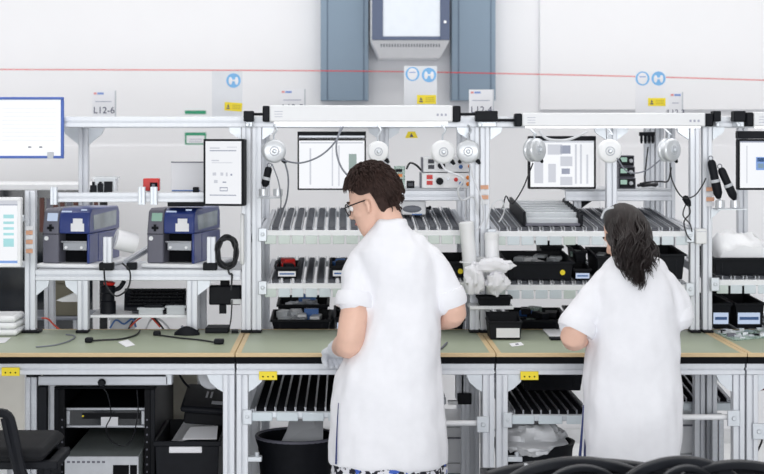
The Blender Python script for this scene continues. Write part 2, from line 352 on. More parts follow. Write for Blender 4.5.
# intermediate posts
x = X(84, RY - .1); u = part(b6, 'upright', MB().profile((x, RY - .1, .03), (x, RY - .1, 1.8125)), M['alu'])
u = part(b6, 'depth_beam', MB().profile((x, UY + .0235, 1.8355), (x, RY - .0235, 1.8355)), M['alu'])
for s in (-1, 1): part(b6, 'gusset', MB().prism([(x + s*.0235, RY - .112, 1.812), (x + s*.095, RY - .112, 1.812), (x + s*.085, RY - .112, 1.785), (x + s*.0235, RY - .112, 1.735)], (0, .024, 0)), M['zinc'])
x = X(384, RY); part(b5, 'upright', MB().profile((x, RY, .03), (x, RY, 1.8125)), M['alu']); part(b5, 'depth_beam', MB().profile((x, UY + .0235, 1.8355), (x, RY - .0235, 1.8355)), M['alu'])
for s in (-1, 1): part(b5, 'gusset', MB().prism([(x + s*.0235, RY - .012, 1.812), (x + s*.075, RY - .012, 1.812), (x + s*.068, RY - .012, 1.79), (x + s*.0235, RY - .012, 1.76)], (0, .024, 0)), M['zinc'])
x = X(611, 7.1); part(b4, 'upright', MB().profile((x, 7.1, 1.45), (x, 7.1, 1.8125)), M['alu']); part(b4, 'depth_beam', MB().profile((x, UY + .0235, 1.8355), (x, RY - .0235, 1.8355)), M['alu'])
for s in (-1, 1): part(b4, 'gusset', MB().prism([(x + s*.0235, 7.088, 1.812), (x + s*.075, 7.088, 1.812), (x + s*.068, 7.088, 1.79), (x + s*.0235, 7.088, 1.76)], (0, .024, 0)), M['zinc'])
x = X(649, RY); part(b4, 'upright', MB().profile((x, RY, .03), (x, RY, 1.8125)), M['alu'])
x = X(742, RY); part(b3, 'upright', MB().profile((x, RY, .03), (x, RY, 1.8125)), M['alu'])
# equipment ledges of the two middle benches
def ledge(t, x0, x1, y0, y1, z):
    part(t, 'ledge', MB().box(x0, x1, y0, y1, z - .008, z), M['greyl'], .002)
    part(t, 'ledge_beam', MB().profile((x0, y0 + .022, z - .031), (x1, y0 + .022, z - .031)), M['alu'])
L5Z = Z(188.5, 7.2); ledge(b5, X(398, 7.2), U[2] - .024, 7.2, 7.55, L5Z)
L4Z = Z(189, 7.3); ledge(b4, X(566, 7.3), U[4] - .024, 7.3, 7.68, L4Z)
x = X(577, 7.4); part(b4, 'ledge_post', MB().profile((x, 7.4, 1.452), (x, 7.4, L4Z - .054), .035), M['alu'])
part(b4, 'ledge_bracket', MB().prism([(x + .018, 7.39, L4Z - .054), (x + .07, 7.39, L4Z - .054), (x + .018, 7.39, L4Z - .09)], (0, .02, 0)), M['black'])

# ---------------------------------------------------------------- roller shelves
def roller_shelf(label, x0, x1, yf, zf, yr, zr, n, tags=True, tagm='tag', pitch=None, clamps=True, under=False):
    t = thing('roller_shelf', label, 'roller shelf', ((x0 + x1)/2, yf, zf - .06), 'roller shelves of the benches')
    d = Vector((0, yr - yf, zr - zf)); L = d.length; e = d.normalized(); nz = Vector((1, 0, 0)).cross(e)
    def q(x, s, h): return Vector((x, yf, zf)) + e*s + nz*h
    part(t, 'front_beam', MB().box(x0, x1, yf - .014, yf + .014, zf - .024, zf + .002), M['whitem'] if not under else M['zinc'], .004)
    part(t, 'rear_beam', MB().box(x0, x1, yr - .014, yr + .014, zr - .03, zr - .003), M['zinc'], .003)
    rows = ((x0 + .012, .012), (x1 - .012, .012))
    for x, r in rows: part(t, 'side_rail', MB().loft([[q(x - .009, s, -.03), q(x + .009, s, -.03), q(x + .009, s, .008), q(x - .009, s, .008)] for s in (.014, L - .014)]), M['alud'])
    pitch = pitch or (x1 - x0 - .05)/n; w = pitch*.84 if under else min(.032, pitch*.62); first = None; fl = .002 if under else .0035
    for i in range(n):
        x = x0 + .025 + pitch*(i + .5)
        if first is None:
            mb = MB().use(M['dark'] if under else M['track']); mb.loft([[q(x - w/2, s, -.002), q(x + w/2, s, -.002), q(x + w/2, s, .009), q(x - w/2, s, .009)] for s in (-.004, L)])
            mb.use(M['dark'] if under else M['track'])
            k = int(L/.034)
            for j in range(k):
                c = q(x, .02 + j*(L - .04)/(k - 1), .008); mb.cyl(c - Vector((w*.36, 0, 0)), c + Vector((w*.36, 0, 0)), .0075, n=8)
            mb.use(M['alud'])
            for sx in (-1, 1): mb.loft([[q(x + sx*w*.5, s, -.002), q(x + sx*(w*.5 + fl), s, -.002), q(x + sx*(w*.5 + fl), s, .018), q(x + sx*w*.5, s, .018)] for s in (-.004, L)])
            first = part(t, 'roller_track', mb); fx = x
        else:
            c = first.copy(); COL.objects.link(c); c.location.x += x - fx
    if tags:
        n2 = int((x1 - x0)/.056); tp = (x1 - x0)/n2
        for i in range(n2):
            a = x0 + tp*i + .005
            h = part(t, 'label_holder', MB().box(a, a + tp - .009, yf - .018, yf - .0145, zf - .056, zf - .02), M[tagm] if (i*7) % 5 else M['tagg'], .002)
    else:
        n2 = max(3, int((x1 - x0)/.085)); tp = (x1 - x0)/n2
        for i in range(n2):
            a = x0 + tp*i + .008
            h = part(t, 'label_holder', MB().box(a, a + tp - .016, yf - .021, yf - .0145, zf - .034, zf - .001), M['tag'], .003)
    if clamps:
        for x in (x0 - .004, x1 + .004):
            part(t, 'clamp', MB().box(x - .018, x + .018, yf - (.034 if under else .03), yf - (.0236 if under else .0145), zf - .045, zf + .012).cyl((x, yf - .036, zf - .015), (x, yf - .03, zf - .015), .008), M['zinc'], .005)
    return t
SX5 = (U[1] + .03, U[2] - .03); SX4 = (U[3] + .03, U[4] - .03); SX3 = (U[5] + .03, U[5] + .90)
SF = UY - .02; SR = 7.66
z1 = Z(230.5, SF); z2 = Z(283.5, SF)
def zr(py): return Z(py, SR)
roller_shelf('empty top roller shelf before the short-haired person, with pale tags hanging from its edge', *SX5, SF, z1, SR, zr(210.5), 17, tagm='tagg')
roller_shelf('middle roller shelf before the short-haired person, holding a small tray with red parts', *SX5, SF, z2, SR, zr(260), 17)
roller_shelf('lowest roller shelf before the short-haired person, behind the worktop under two black trays', *SX5, YB + .03, TZ - .032, SR, zr(312), 17, tags=False, clamps=False)
roller_shelf('top roller shelf before the wavy-haired person, carrying clear strips', *SX4, SF, Z(231.5, SF), SR, zr(211), 17)
roller_shelf('middle roller shelf before the wavy-haired person, full of black bins', *SX4, SF, Z(285, SF), SR, zr(262), 17)
roller_shelf('lowest roller shelf before the wavy-haired person, behind the worktop with black component tray', *SX4, YB + .03, TZ - .032, SR, zr(312), 17, tags=False, clamps=False)
roller_shelf('roller shelf over the circuit boards, carrying a black tray with white cloths', *SX3, SF, Z(280, SF), SR, zr(258), 16)
UF = YF + .05; URZ = .715
l5 = (SEAM[0] + .05, SEAM[1] - .05); l4 = (SEAM[1] + .05, SEAM[2] - .05)
roller_shelf('roller shelf under the bench above the round black bin', l5[0], X(352, UF), UF, Z(411.5, UF), 7.35, Z(374, 7.35), 9, tags=False, under=True)
roller_shelf('roller shelf under the bench above the bin with a white bag', l4[0], X(592, UF), UF, Z(414.5, UF), 7.35, Z(376, 7.35), 8, tags=False, under=True)
roller_shelf('short roller shelf under the bench beside the white drawer cabinet, rear of the patterned skirt', X(395, 6.8), X(446, 6.8), 6.8, Z(398, 6.8), 7.35, Z(376, 7.35), 6, tags=False, under=True, clamps=False)
roller_shelf('roller shelf under the bench behind the wavy-haired person at the far leg', X(672, 7.07), X(733, 7.07), 7.07, Z(402, 7.07), 7.65, Z(368, 7.65), 6, tags=False, under=True, clamps=False)
part(b5, 'lower_rail', MB().cyl((X(446, UF), UF, Z(423, UF)), (SEAM[1] - .05, UF, Z(423, UF)), .011), M['whitem'])
part(b4, 'lower_rail', MB().cyl((X(640, UF), UF, Z(417, UF)), (SEAM[2] - .05, UF, Z(417, UF)), .011), M['whitem'])
for bb, xs, py in ((b5, (SEAM[1] - .048,), 423), (b4, (SEAM[2] - .048,), 417), (b3, (SEAM[2] + .048,), 430)):
    for x in xs: part(bb, 'leg_clamp', MB().box(x - .024, x + .024, UF - .034, UF - .0235, Z(py + 8, UF), Z(py - 8, UF)).cyl((x, UF - .04, Z(py, UF)), (x, UF - .034, Z(py, UF)), .009), M['zinc'], .004)

# yellow hook strips under the front beams
for px, py, lab in ((10.5, 372, 'yellow hook strip under the bench edge near the black chair'), (268, 376, 'yellow hook strip under the bench edge above the round bin shelf'), (529.5, 376, 'yellow hook strip under the bench edge above the white bag bin')):
    y = YF + .02; mb = MB().use(M['yellow']).box(X(px - 9, y), X(px + 9, y), y, y + .006, Z(py + 4, y), Z(py - 4.5, y))
    mb.use(M['dark'])
    for k in (-5, 0, 5): mb.cyl(P(px + k, py + .6, y - .0006), P(px + k, py + .6, y + .004), .0035, n=8)
    solo('hook_strip', lab, 'hook strip', mb, group='yellow hook strips', bevel=.0008)

# ---------------------------------------------------------------- bench lamps
LY = 6.9
def lamp(px0, px1, py0, py1, label, bl, br):
    z0, z1_ = Z(py1, LY), Z(py0, LY); t = thing('bench_lamp', label, 'lamp', (X((px0 + px1)/2, LY), LY, z0), 'long white bench lamps'); zc = (z0 + z1_)/2
    h = part(t, 'housing', MB().box(X(px0, LY), X(px1, LY), LY - .05, LY + .024, z0 + .004, z1_), M['lampw'], .006)
    part(t, 'diffuser', MB().box(X(px0, LY) + .02, X(px1, LY) - .02, LY - .042, LY + .018, z0 - .002, z0 + .0042), M['litetube'])
    mb = MB()
    for k in range(3): mb.box(X(px0 + 5, LY), X(px0 + 13, LY), LY - .0508, LY - .0499, zc - .012 + k*.011, zc - .010 + k*.011)
    for k in range(3): mb.box(X(px1 - 16 + k*4, LY), X(px1 - 14 + k*4, LY), LY - .0508, LY - .0499, zc - .008, zc + .002)
    part(h, 'print', mb, M['inkl'])
    for a, b in ((px0 - 7, px0), (px1, px1 + 8)): part(t, 'end_cap', MB().box(X(a, LY), X(b, LY), LY - .048, LY + .022, z0 + .004, z1_ - .002), M['black'], .006)
    for a, b in ((bl, px0 - 7), (px1 + 8, br)):
        if b - a > 1: part(t, 'rod', MB().cyl((X(a, LY), LY - .01, zc), (X(b, LY), LY - .01, zc), .006), M['black'])
    return t
def lamp_block(px0, px1, label):
    mb = MB().box(X(px0, LY), X(px1, LY), LY - .04, LY + .025, Z(121.5, LY), Z(111, LY))
    t = thing('lamp_clamp', label, 'clamp', (X((px0 + px1)/2, LY), LY, Z(123, LY)), 'black lamp clamps on the uprights'); part(t, 'block', mb, M['black'], .004)
    part(t, 'bracket', MB().box(X(px0 + 2, LY), X(px1 - 1, LY), LY - .03, LY + .026, Z(127, LY), Z(121.6, LY)).cyl((X(px0 + 4, LY), LY - .05, Z(125, LY)), (X(px0 + 4, LY), LY - .03, Z(125, LY)), .009), M['zinc'], .003)
lamp(270, 452, 105.5, 123, 'long white bench lamp spanning above the short-haired person', 254.2, 474.8)
lamp(521, 703, 113, 127.5, 'long white bench lamp spanning above the wavy-haired person', 497, 711)
lamp(751, 930, 112, 127.5, 'white bench lamp cut by the picture edge, above the circuit boards', 744, 945)
lamp_block(244, 254, 'black lamp clamp beside the grey sign with one blue circle')
lamp_block(475, 497, 'black lamp clamp under the sheet lettered L12-4')
lamp_block(711.6, 719, 'black lamp clamp above the hanging black screwdrivers')
lamp_block(732, 743.6, 'black lamp clamp above the monitor at the picture edge')
# ---------------------------------------------------------------- signs standing on the rear crossbars
GY = RY
GZ = 1.8585
def code_sign(px0, px1, py0, text, tpy, label, clip=None, tilt=0):
    y = GY - .004; t = thing('code_sign', label, 'sign', (X((px0 + px1)/2, y), y, GZ), 'bench number sheets')
    x0, x1 = X(px0, y), X(px1, y)
    s = part(t, 'sheet', MB().box(x0, x1, y, y + .003, GZ, Z(py0, y)), M['sign_g'] if clip else M['paper'])
    part(s, 'side_edge', MB().box(x1 - .006, x1 + .001, y - .001, y + .004, GZ, Z(py0, y)), M['greyl'])
    mb = MB().use(M['ink']); text_mb(mb, text, .044 if px1 - px0 > 18 else .036, Vector(((x0 + x1)/2, y - .0008, Z(tpy, y))))
    mb.use(M['inkr']).box(x0 + .008, x0 + .022, y - .0008, y, Z(py0 + 4, y), Z(py0 + 2, y)); mb.use(M['inkb']).box(x0 + .025, x0 + .055, y - .0008, y, Z(py0 + 4, y), Z(py0 + 2, y))
    mb.use(M['inkl']).box(x0 + .015, x1 - .02, y - .0008, y, Z(py0 + 11.4, y), Z(py0 + 10.6, y))
    part(s, 'print', mb)
code_sign(92, 116, 90.5, 'L12-6', 110.5, 'white sheet lettered L12-6 on top of the aluminium rail')
code_sign(280, 305.5, 89, 'L12-5', 107.8, 'white sheet lettered L12-5 partly behind the bench lamp')
code_sign(469, 494, 89.5, 'L12-4', 110, 'white sheet lettered L12-4 in front of the blue-grey duct')
code_sign(669, 683, 92, 'L12-3', 112.5, 'narrow white sheet lettered L12-3 beside the two blue circles')
def ear_icon(mb, c, r, k):
    disc(mb.use(M['sign_b']), c, r, .0012)
    for s in (-1, 1): mb.use(M['paper']).ball(c + Vector((s*r*.42, -.0012, -.05*r)), r*.26, .0012, r*.55, n=12, m=6)
    mb.use(M['paper']).box(c.x - r*.3, c.x + r*.3, c.y - .0022, c.y - .0012, c.z - r*.1, c.z + r*.12)
def face_icon(mb, c, r):
    disc(mb.use(M['sign_b']), c, r, .0012); mb.use(M['paper']).ball(c + Vector((0, -.0012, 0)), r*.72, .001, r*.84, n=20, m=8)
    mb.use(M['inkb']).box(c.x - r*.45, c.x + r*.45, c.y - .0026, c.y - .002, c.z + r*.18, c.z + r*.3)
def safety_sign(px0, px1, py0, icons, yl, label, m, tilt=0):
    y = GY - .006; t = thing('safety_sign', label, 'sign', (X((px0 + px1)/2, y), y, GZ), 'grey safety signs on the rails')
    s = part(t, 'sheet', MB().box(X(px0, y), X(px1, y), y, y + .003, GZ, Z(py0, y)), m)
    for kind, px, py, rr in icons:
        mb = MB(); c = P(px, py, y)
        (ear_icon(mb, c, rr, 0) if kind == 'e' else face_icon(mb, c, rr)); part(s, 'pictogram', mb, label='blue round ear protection pictogram' if kind == 'e' else 'blue ring pictogram of a face')
    a, b, c_, d = yl; mb = MB().use(M['yellow']); w, h = (b - a)*y/FPX, (d - c_)*y/FPX; ctr = P((a + b)/2, (c_ + d)/2, y - .0006); rot = Matrix.Rotation(R(tilt), 3, 'Y')
    mb.cbox(ctr, w, .0008, h, rot); mb.use(M['ink'])
    tri = [Vector((-w*.36, -.0006, -h*.05)), Vector((-w*.22, -.0006, -h*.05)), Vector((-w*.29, -.0006, h*.28))]
    mb.prism([ctr + rot @ v for v in tri], (0, -.0006, 0)); mb.cbox(ctr + rot @ Vector((-w*.29, -.0008, -h*.22)), w*.18, .0008, h*.16, rot)
    mb.use(mat_yd)
    for k in (-1, 0, 1): mb.cbox(ctr + rot @ Vector((w*.18, -.0007, k*h*.2)), w*.46, .0006, h*.08, rot)
    part(s, 'caution_label', mb, label='yellow caution label')
mat_yd = mat('dull_yellow_ink', (206, 186, 50), .6)
safety_sign(212, 242.5, 71, [('e', 233.5, 80.5, .034)], (224.5, 242, 102.5, 111), 'grey sign with one blue ear protection circle', M['sign_g'], 4)
safety_sign(404, 437, 66, [('f', 412.5, 74, .033), ('e', 429, 75, .034)], (417, 436, 95, 104), 'grey sign with two blue circles between the wall ducts', M['sign_g'])
safety_sign(635.5, 666, 71, [('f', 642.5, 78.5, .033), ('e', 658.5, 78.5, .033)], (648, 665.5, 98, 106), 'pale sign with two blue circles above the lamp over the wavy-haired person', M['paper'])
y = RY - .0235
mb = MB().use(M['yellow']).prism([P(405, 138, y), P(418, 138, y), P(415, 131.5, y), P(408, 131.5, y)], (0, -.001, 0)); mb.use(M['ink']).prism([P(409.5, 137, y - .001), P(413.5, 137, y - .001), P(411.5, 133, y - .001)], (0, -.0006, 0))
t_ = solo('caution_plate', 'small yellow caution plate under the rail beside the twin cable reels', 'sign', mb); 
for py0, py1, big in ((110.5, 114, 0), (132.5, 144.5, 1)):
    y = WY - .013 if big == 2 else WY - .0012; mb = MB().use(M['green']).box(X(185, y), X(206, y), y - .001, y, Z(py1, y), Z(py0, y))
    if big: mb.use(M['paper']).box(X(186.5, y), X(204.5, y), y - .002, y - .001, Z(py1 - 1.2, y), Z(py0 + 3, y)); mb.use(M['inkl']).box(X(189, y), X(202, y), y - .0026, y - .002, Z(139.6, y), Z(139, y)).box(X(189, y), X(202, y), y - .0026, y - .002, Z(142, y), Z(141.4, y))
    solo('wall_notice', 'small white notice with green border on the wall below the rail' if big else 'thin green strip notice on the wall above the rail', 'notice', mb)

# whiteboard
y = UY - .06; t = thing('whiteboard', 'white board with blue frame hanging from the aluminium rail', 'whiteboard', (X(0, y), y, Z(158, y)))
x0, x1, za, zb_ = X(-120, y), X(63.5, y), Z(158.5, y), Z(97, y)
w = part(t, 'board', MB().box(x0 + .01, x1 - .01, y + .005, y + .018, za + .01, zb_ - .01), M['board'])
part(t, 'frame', MB().box(x0, x1, y, y + .02, za, za + .011).box(x0, x1, y, y + .02, zb_ - .011, zb_).box(x0, x0 + .012, y, y + .02, za + .011, zb_ - .011).box(x1 - .012, x1, y, y + .02, za + .011, zb_ - .011), M['bframe'], .003, label='blue frame')
mb = MB()
for px, py in ((28, 147), (39, 147)): mb.box(X(px, y), X(px + 3, y), y + .0042, y + .005, Z(py + .7, y), Z(py - .5, y))
part(w, 'marker_writing', mb, M['ink'])
mb = MB()
for k in range(9): mb.box(X(2, y), X(56, y), y + .0045, y + .005, Z(108.3 + k*4, y), Z(108 + k*4, y))
part(w, 'ruled_line', mb, M['scr_g'], kind='stuff')
part(t, 'corner_clip', MB().box(X(47.5, y), X(53.5, y), y - .006, y + .022, Z(158.5, y), Z(152, y)), M['greyl'], .002)
for px in (-60, 30): part(t, 'hanger', MB().box(X(px, y), X(px + 8, y), y + .02, y + .037, Z(129, y), Z(121, y)), M['zinc'])

# ---------------------------------------------------------------- monitors
def monitor(label, x0, x1, z0, z1_, yaw, y, deco, bez=.012, m='black', top=.0, arm=None, depth=.04, roll=0, lm='screen'):
    """local frame: screen faces -Y"""
    t = thing('monitor', label, 'monitor', ((x0 + x1)/2, y, z0), 'flat screens', rot=(0, 0, R(yaw))); w = (x1 - x0)/2; h = z1_ - z0
    c = part(t, 'housing', MB().box(-w, w, .003, depth, 0, h), M[m], .005)
    part(t, 'bezel', MB().box(-w, w, 0, .006, 0, bez).box(-w, w, 0, .006, h - bez - top, h).box(-w, -w + bez, 0, .006, bez, h - bez - top).box(w - bez, w, 0, .006, bez, h - bez - top), M[m], .002)
    s = part(t, 'screen', MB().box(-w + bez, w - bez, .0015, .0035, bez, h - bez - top), M[lm])
    by = {}
    for mm, a, b, c_, d in deco: by.setdefault((mm, a, c_), MB()).box(-w + bez + a*(2*w - 2*bez), -w + bez + b*(2*w - 2*bez), .0007, .0015, bez + (1 - d)*(h - 2*bez - top), bez + (1 - c_)*(h - 2*bez - top))
    for mm, q in by.items(): part(s, 'screen_content', q, M[mm[0]])
    if arm:
        part(t, 'mount', MB().box(-.045, .045, depth, depth + .012, h*.5 - .045, h*.5 + .045).cyl((0, depth + .012, h*.5), (0, depth + arm, h*.5), .016), M['black'], .002)
    return t
y = 6.78
doc = [('scr_t', .12, .86, .145, .16), ('scr_t', .12, .86, .855, .87), ('scr_g', .12, .4, .1, .12), ('scr_g', .6, .88, .09, .1), ('scr_g', .17, .38, .3, .32), ('scr_g', .17, .75, .34, .35), ('scr_t', .4, .62, .735, .75), ('scr_t', .4, .62, .785, .8), ('scr_t', .4, .415, .735, .8), ('scr_t', .605, .62, .735, .8), ('scr_t', .48, .58, .645, .665), ('scr_t', .7, .75, .52, .55), ('scr_g', .24, .34, .62, .67), ('scr_g', .2, .3, .5, .55), ('scr_g', .42, .5, .5, .55), ('scr_g', .57, .62, .5, .56)]
monitor('upright black monitor showing a document page, beside the second printer', X(202.5, y), X(244, y), Z(206, y), Z(139, y), -12, y, doc, bez=.009, arm=.12, depth=.055)
y = 7.35
scr = [('scr_g', .16, .185, .16, .92), ('scr_g', .5, .52, .1, .95), ('scr_g', .6, .62, .1, .95), ('scr_m', .76, .88, .28, .62), ('scr_g', .02, .98, .03, .06)]
monitor('wide black-framed monitor on the rack behind the short-haired person, with grey lines on screen', X(297.5, y), X(366, y), Z(190, y), Z(139, y), 0, y, scr, bez=.007, arm=.3, depth=.04)
mb = MB().use(M['black']).box(X(297.5, y), X(366, y), y - .004, y + .04, Z(138.9, y) + .0005, Z(131.5, y)); mb.use(M['alud']).box(X(299, y), X(364.5, y), y - .006, y - .004, Z(137.6, y), Z(135.6, y))
solo('sheet_clip_bar', 'black and silver bar along the top of the monitor with grey lines', 'clip bar', mb)
scr = [('scr_g', .06, .2, .1, .92), ('scr_g', .27, .5, .08, .3), ('scr_g', .28, .4, .5, .9), ('scr_t', .47, .63, .1, .28), ('scr_g', .47, .66, .34, .55), ('scr_t', .49, .62, .6, .72), ('scr_g', .47, .66, .78, .96), ('scr_g', .7, .73, .08, .93), ('scr_g', .78, .81, .08, .93), ('scr_g', .88, .91, .3, .93), ('scr_g', 0, 1, .0, .04)]
y = 7.25
monitor('black-framed monitor above the clear strips, showing columns of pictures', X(528.5, y), X(596, y), Z(189, y), Z(136, y), 0, y, scr, bez=.009, top=.012, arm=.3, depth=.045)
y = 6.98
scr = [('scr_b', .25, .4, .34, .62), ('scr_d', .27, .38, .36, .44), ('scr_m', .28, .37, .48, .58), ('scr_g', .1, .115, .1, .9), ('scr_t', .0, 1, .0, .03), ('scr_g', .5, .9, .2, .7)]
monitor('black-framed monitor cut by the picture edge, showing a blue picture', X(738, y), X(806, y), Z(190, y), Z(139, y), 0, y, scr, bez=.009, arm=.3, depth=.045)
solo('sheet_clip_bar', 'thick black bar along the top of the monitor at the picture edge', 'clip bar', MB().box(X(738, y), X(806, y), y - .002, y + .05, Z(138.9, y) + .0005, Z(131, y)), M['black'], bevel=.004)
y = 6.72
scr = [('scr_g', 0, 1, .0, .06), ('scr_c', .8, .95, .22, .28), ('scr_c', .8, .95, .33, .37), ('scr_c', .8, .95, .42, .46), ('scr_c', .8, .95, .51, .55), ('scr_c', .8, .95, .6, .73), ('scr_b', 0, 1, .95, .99), ('scr_t', 0, 1, .06, .075), ('scr_g', .1, .6, .2, .22), ('scr_g', .1, .6, .4, .42), ('scr_g', .1, .6, .6, .62)]
t = monitor('white-framed monitor with a list on screen beside the first printer', X(-56, y), X(20.5, y), Z(267, y), Z(197.5, y), 0, y, scr, bez=.013, m='white', depth=.05)
cxm = (X(-56, y) + X(20.5, y))/2
part(t, 'arm', MB().box(-.05, .05, .05, .062, .09, .19).tube([(0, .062, .19), (0, .2, .19), (X(31, UY) - cxm - .023, .2, .19)], .014, smooth=1), M['zinc'])
# ---------------------------------------------------------------- stand with the label printers
t = thing('printer_stand', 'aluminium stand on the bench carrying both label printers', 'stand', (X(120, UY), UY, TZ))
SZ = Z(269.5, UY)                       # underside reference: top of the shelf beam
for px, top in ((31, 1.545), (83.5, SZ - .0455), (192.5, SZ - .0455)):
    x = X(px, UY); yy = UY - (.0 if px != 31 else .0)
    l = part(t, 'post', MB().profile((x, yy, TZ + .012), (x, yy, top)), M['alu'])
    part(l, 'foot_plate', MB().box(x - (.03 if px == 31 else .026), x + (.045 if px == 31 else .026), yy - .05, yy + .03, TZ + .0012, TZ + .012), M['black'], .003)
    if px == 31:
        for k, mm in enumerate(('paper', 'peach', 'paper', 'peach', 'paper', 'peach')):
            zt = Z(225.5 + k*4.6, UY); part(l, 'sticker', MB().box(x - .017, x + .012, yy - .0237, yy - .0229, zt - .018, zt - .001), M[mm])
part(t, 'front_beam', MB().profile((X(36.5, UY), UY, SZ - .0225), (U[0] - .024, UY, SZ - .0225)), M['alu'])
part(t, 'rear_beam', MB().profile((X(36.5, UY), UY + .44, SZ - .0225), (U[0] - .024, UY + .44, SZ - .0225)), M['alu'])
part(t, 'shelf_board', MB().box(X(36.5, UY), U[0] - .024, UY + .024, UY + .41, SZ - .012, SZ), M['greyl'])
for px in (31, 192.5):
    x = X(px, UY); part(t, 'post', MB().profile((x, UY + .5, .03), (x, UY + .44, SZ - .046)), M['alu'])
zr_ = Z(197.5, UY); part(t, 'upper_rail', MB().profile((X(55, UY), UY + .03, zr_), (U[0] - .024, UY + .03, zr_), .04), M['alu'])
for px in (54, 142, 154): x = X(px, UY); part(t, 'rail_bracket', MB().profile((x, UY + .0, zr_ - .03), (x, UY + .0, zr_ + .045), .028), M['zinc'])
for px, s in ((36.6, 1), (78.2, -1), (197.8, 1)):
    x = X(px, UY); part(t, 'gusset', MB().prism([(x, UY - .012, SZ - .046), (x + s*.055, UY - .012, SZ - .046), (x + s*.05, UY - .012, SZ - .07), (x, UY - .012, SZ - .11)], (0, .024, 0)), M['zinc'])
LS = Z(315, UY + .02); part(t, 'lower_shelf', MB().box(X(89.5, UY), X(186.5, UY), UY + .02, UY + .45, LS - .012, LS), M['whitem'], .002)

def printer(label, px, lcdm, yaw):
    y = UY + .085; w, h, L = .21, .255, .42
    t = thing('label_printer', label, 'printer', (X(px, y), y, SZ), 'blue and grey label printers', rot=(0, 0, R(yaw))); g = .072        # width of the grey control column
    part(t, 'base_tray', MB().prism([(-.02, -.03, .002), (w + .06, -.03, .002), (w + .07, L, .002), (-.03, L, .002)], (0, 0, .018)), M['white'], .008)
    prof = [(0, .02), (0, .165), (.022, .245), (.05, h), (L, h - .005), (L, .02)]
    c = part(t, 'control_column', MB().loft([[Vector((x, a, b)) for a, b in prof] for x in (0, g)]), M['grey'], .006)
    part(c, 'column_joint', MB().box(.0, g, -.001, .002, .144, .147), M['dark'])
    th = math.atan2(.08, .022); r = Matrix.Rotation(-(R(90) - th), 3, 'X')
    def slope(u, v): return Vector((u, .022*(v), .165 + .08*v))
    part(c, 'display', MB().cbox(slope(g*.56, .66) + Vector((0, -.001, 0)), .046, .004, .035, r), M[lcdm], .001)
    part(c, 'keypad', MB().cbox(Vector((g*.5, -.001, .172)) , .03, .005, .011).cbox(Vector((g*.5, -.001, .172)), .011, .005, .03), M['black'], .001)
    part(c, 'round_button', MB().cyl((.018, -.003, .127), (.018, .004, .127), .0095), M['white'])
    hood = [(0, .148), (-.002, .2), (.012, .238), (.045, h + .001), (L - .02, h - .002), (L, h - .03), (L, .148)]
    hb = part(t, 'hood', MB().loft([[Vector((x, a, b)) for a, b in hood] for x in (g + .002, w)]), M['blue'], .006)
    part(hb, 'side_window', MB().prism([(w, .06, .162), (w, L - .06, .168), (w, L - .05, .235), (w, .05, .225)], (.0015, 0, 0)), M['window'])
    part(hb, 'sticker', MB().box(.128, .187, -.004, -.001, .158, .192).box(.138, .18, -.004, .0, .192, .213), M['paper'])
    part(hb, 'print', MB().cbox(Vector((.105, .012, .242)), .045, .003, .006, Matrix.Rotation(R(-40), 3, 'X')), M['lcd']); part(hb, 'print', MB().cbox(Vector((.18, .02, .249)), .026, .003, .006, Matrix.Rotation(R(-50), 3, 'X')), M['lcd'])
    part(t, 'lower_body', MB().box(g + .002, w, .12, L, .02, .147).box(w - .012, w, .0, .119, .02, .147), M['blue'], .004)
    part(t, 'print_bay', MB().box(g + .003, w - .013, .085, .119, .021, .147), M['dark'])
    ph = part(t, 'print_head', MB().box(g + .012, w - .018, .02, .084, .075, .11).box(g + .006, w - .014, .008, .03, .108, .116), M['alud'], .003)
    part(ph, 'thumb_screw', MB().cyl((g + .028, .012, .088), (g + .028, .02, .088), .006).cyl((w - .04, .012, .088), (w - .04, .02, .088), .006), M['white'])
    return t
printer('blue label printer with a pale blue display, near the white-framed monitor', 42.5, 'lcd', -10)
printer('blue label printer with a greenish display, beside the upright monitor', 147, 'lcdg', -11)

# paper roll on its stubs
y = UY - .03
t = thing('label_roll', 'white roll of labels between the two blue printers', 'roll', P(128, 253, y), local=False)
a, b = P(123, 238.5, y), P(135, 244, y + .03)
ax = Vector((.42, -.85, .3)).normalized(); c = P(128, 241.5, y + .04)
part(t, 'paper', MB().lathe(c - Vector((.05, .02, -.012)), Vector((.9, .35, -.25)), [(.016, 0), (.042, 0), (.043, .002), (.043, .088), (.042, .09), (.016, .09)], n=28), M['paper'])
part(t, 'roll_core', MB().lathe(c - Vector((.051, .0204, -.0123)), Vector((.9, .35, -.25)), [(.01, -.002), (.0155, -.002), (.0155, .094), (.01, .094)], n=20), M['greyl'])
for px, lab in ((109, 'short aluminium stub on the printer stand beside the label roll'), (212, 'short aluminium stub on the printer stand beside the coiled black cable')):
    t = thing('roll_holder', lab, 'post', P(px, 270, UY), 'short stubs on the printer stand'); x = X(px, UY)
    part(t, 'stub', MB().profile((x, UY - .03, SZ + .02), (x, UY - .03, Z(236.5, UY)), .036), M['alu'])
    part(t, 'clamp_block', MB().box(x - .034, x + .024, UY - .06, UY + .0, SZ + .0005, SZ + .032), M['black'], .004)
solo('clamp_block', 'small black block on the printer stand before the second printer', 'clamp', MB().box(X(127, UY), X(137, UY), UY - .025, UY + .02, SZ + .0005, SZ + .03), M['black'], bevel=.004)
# slanted bar behind the roll
solo('guide_bar', 'slanted aluminium bar behind the white label roll', 'bar', MB().profile(P(126, 262, UY + .1), P(153, 246, UY + .34), .022), M['alu'])
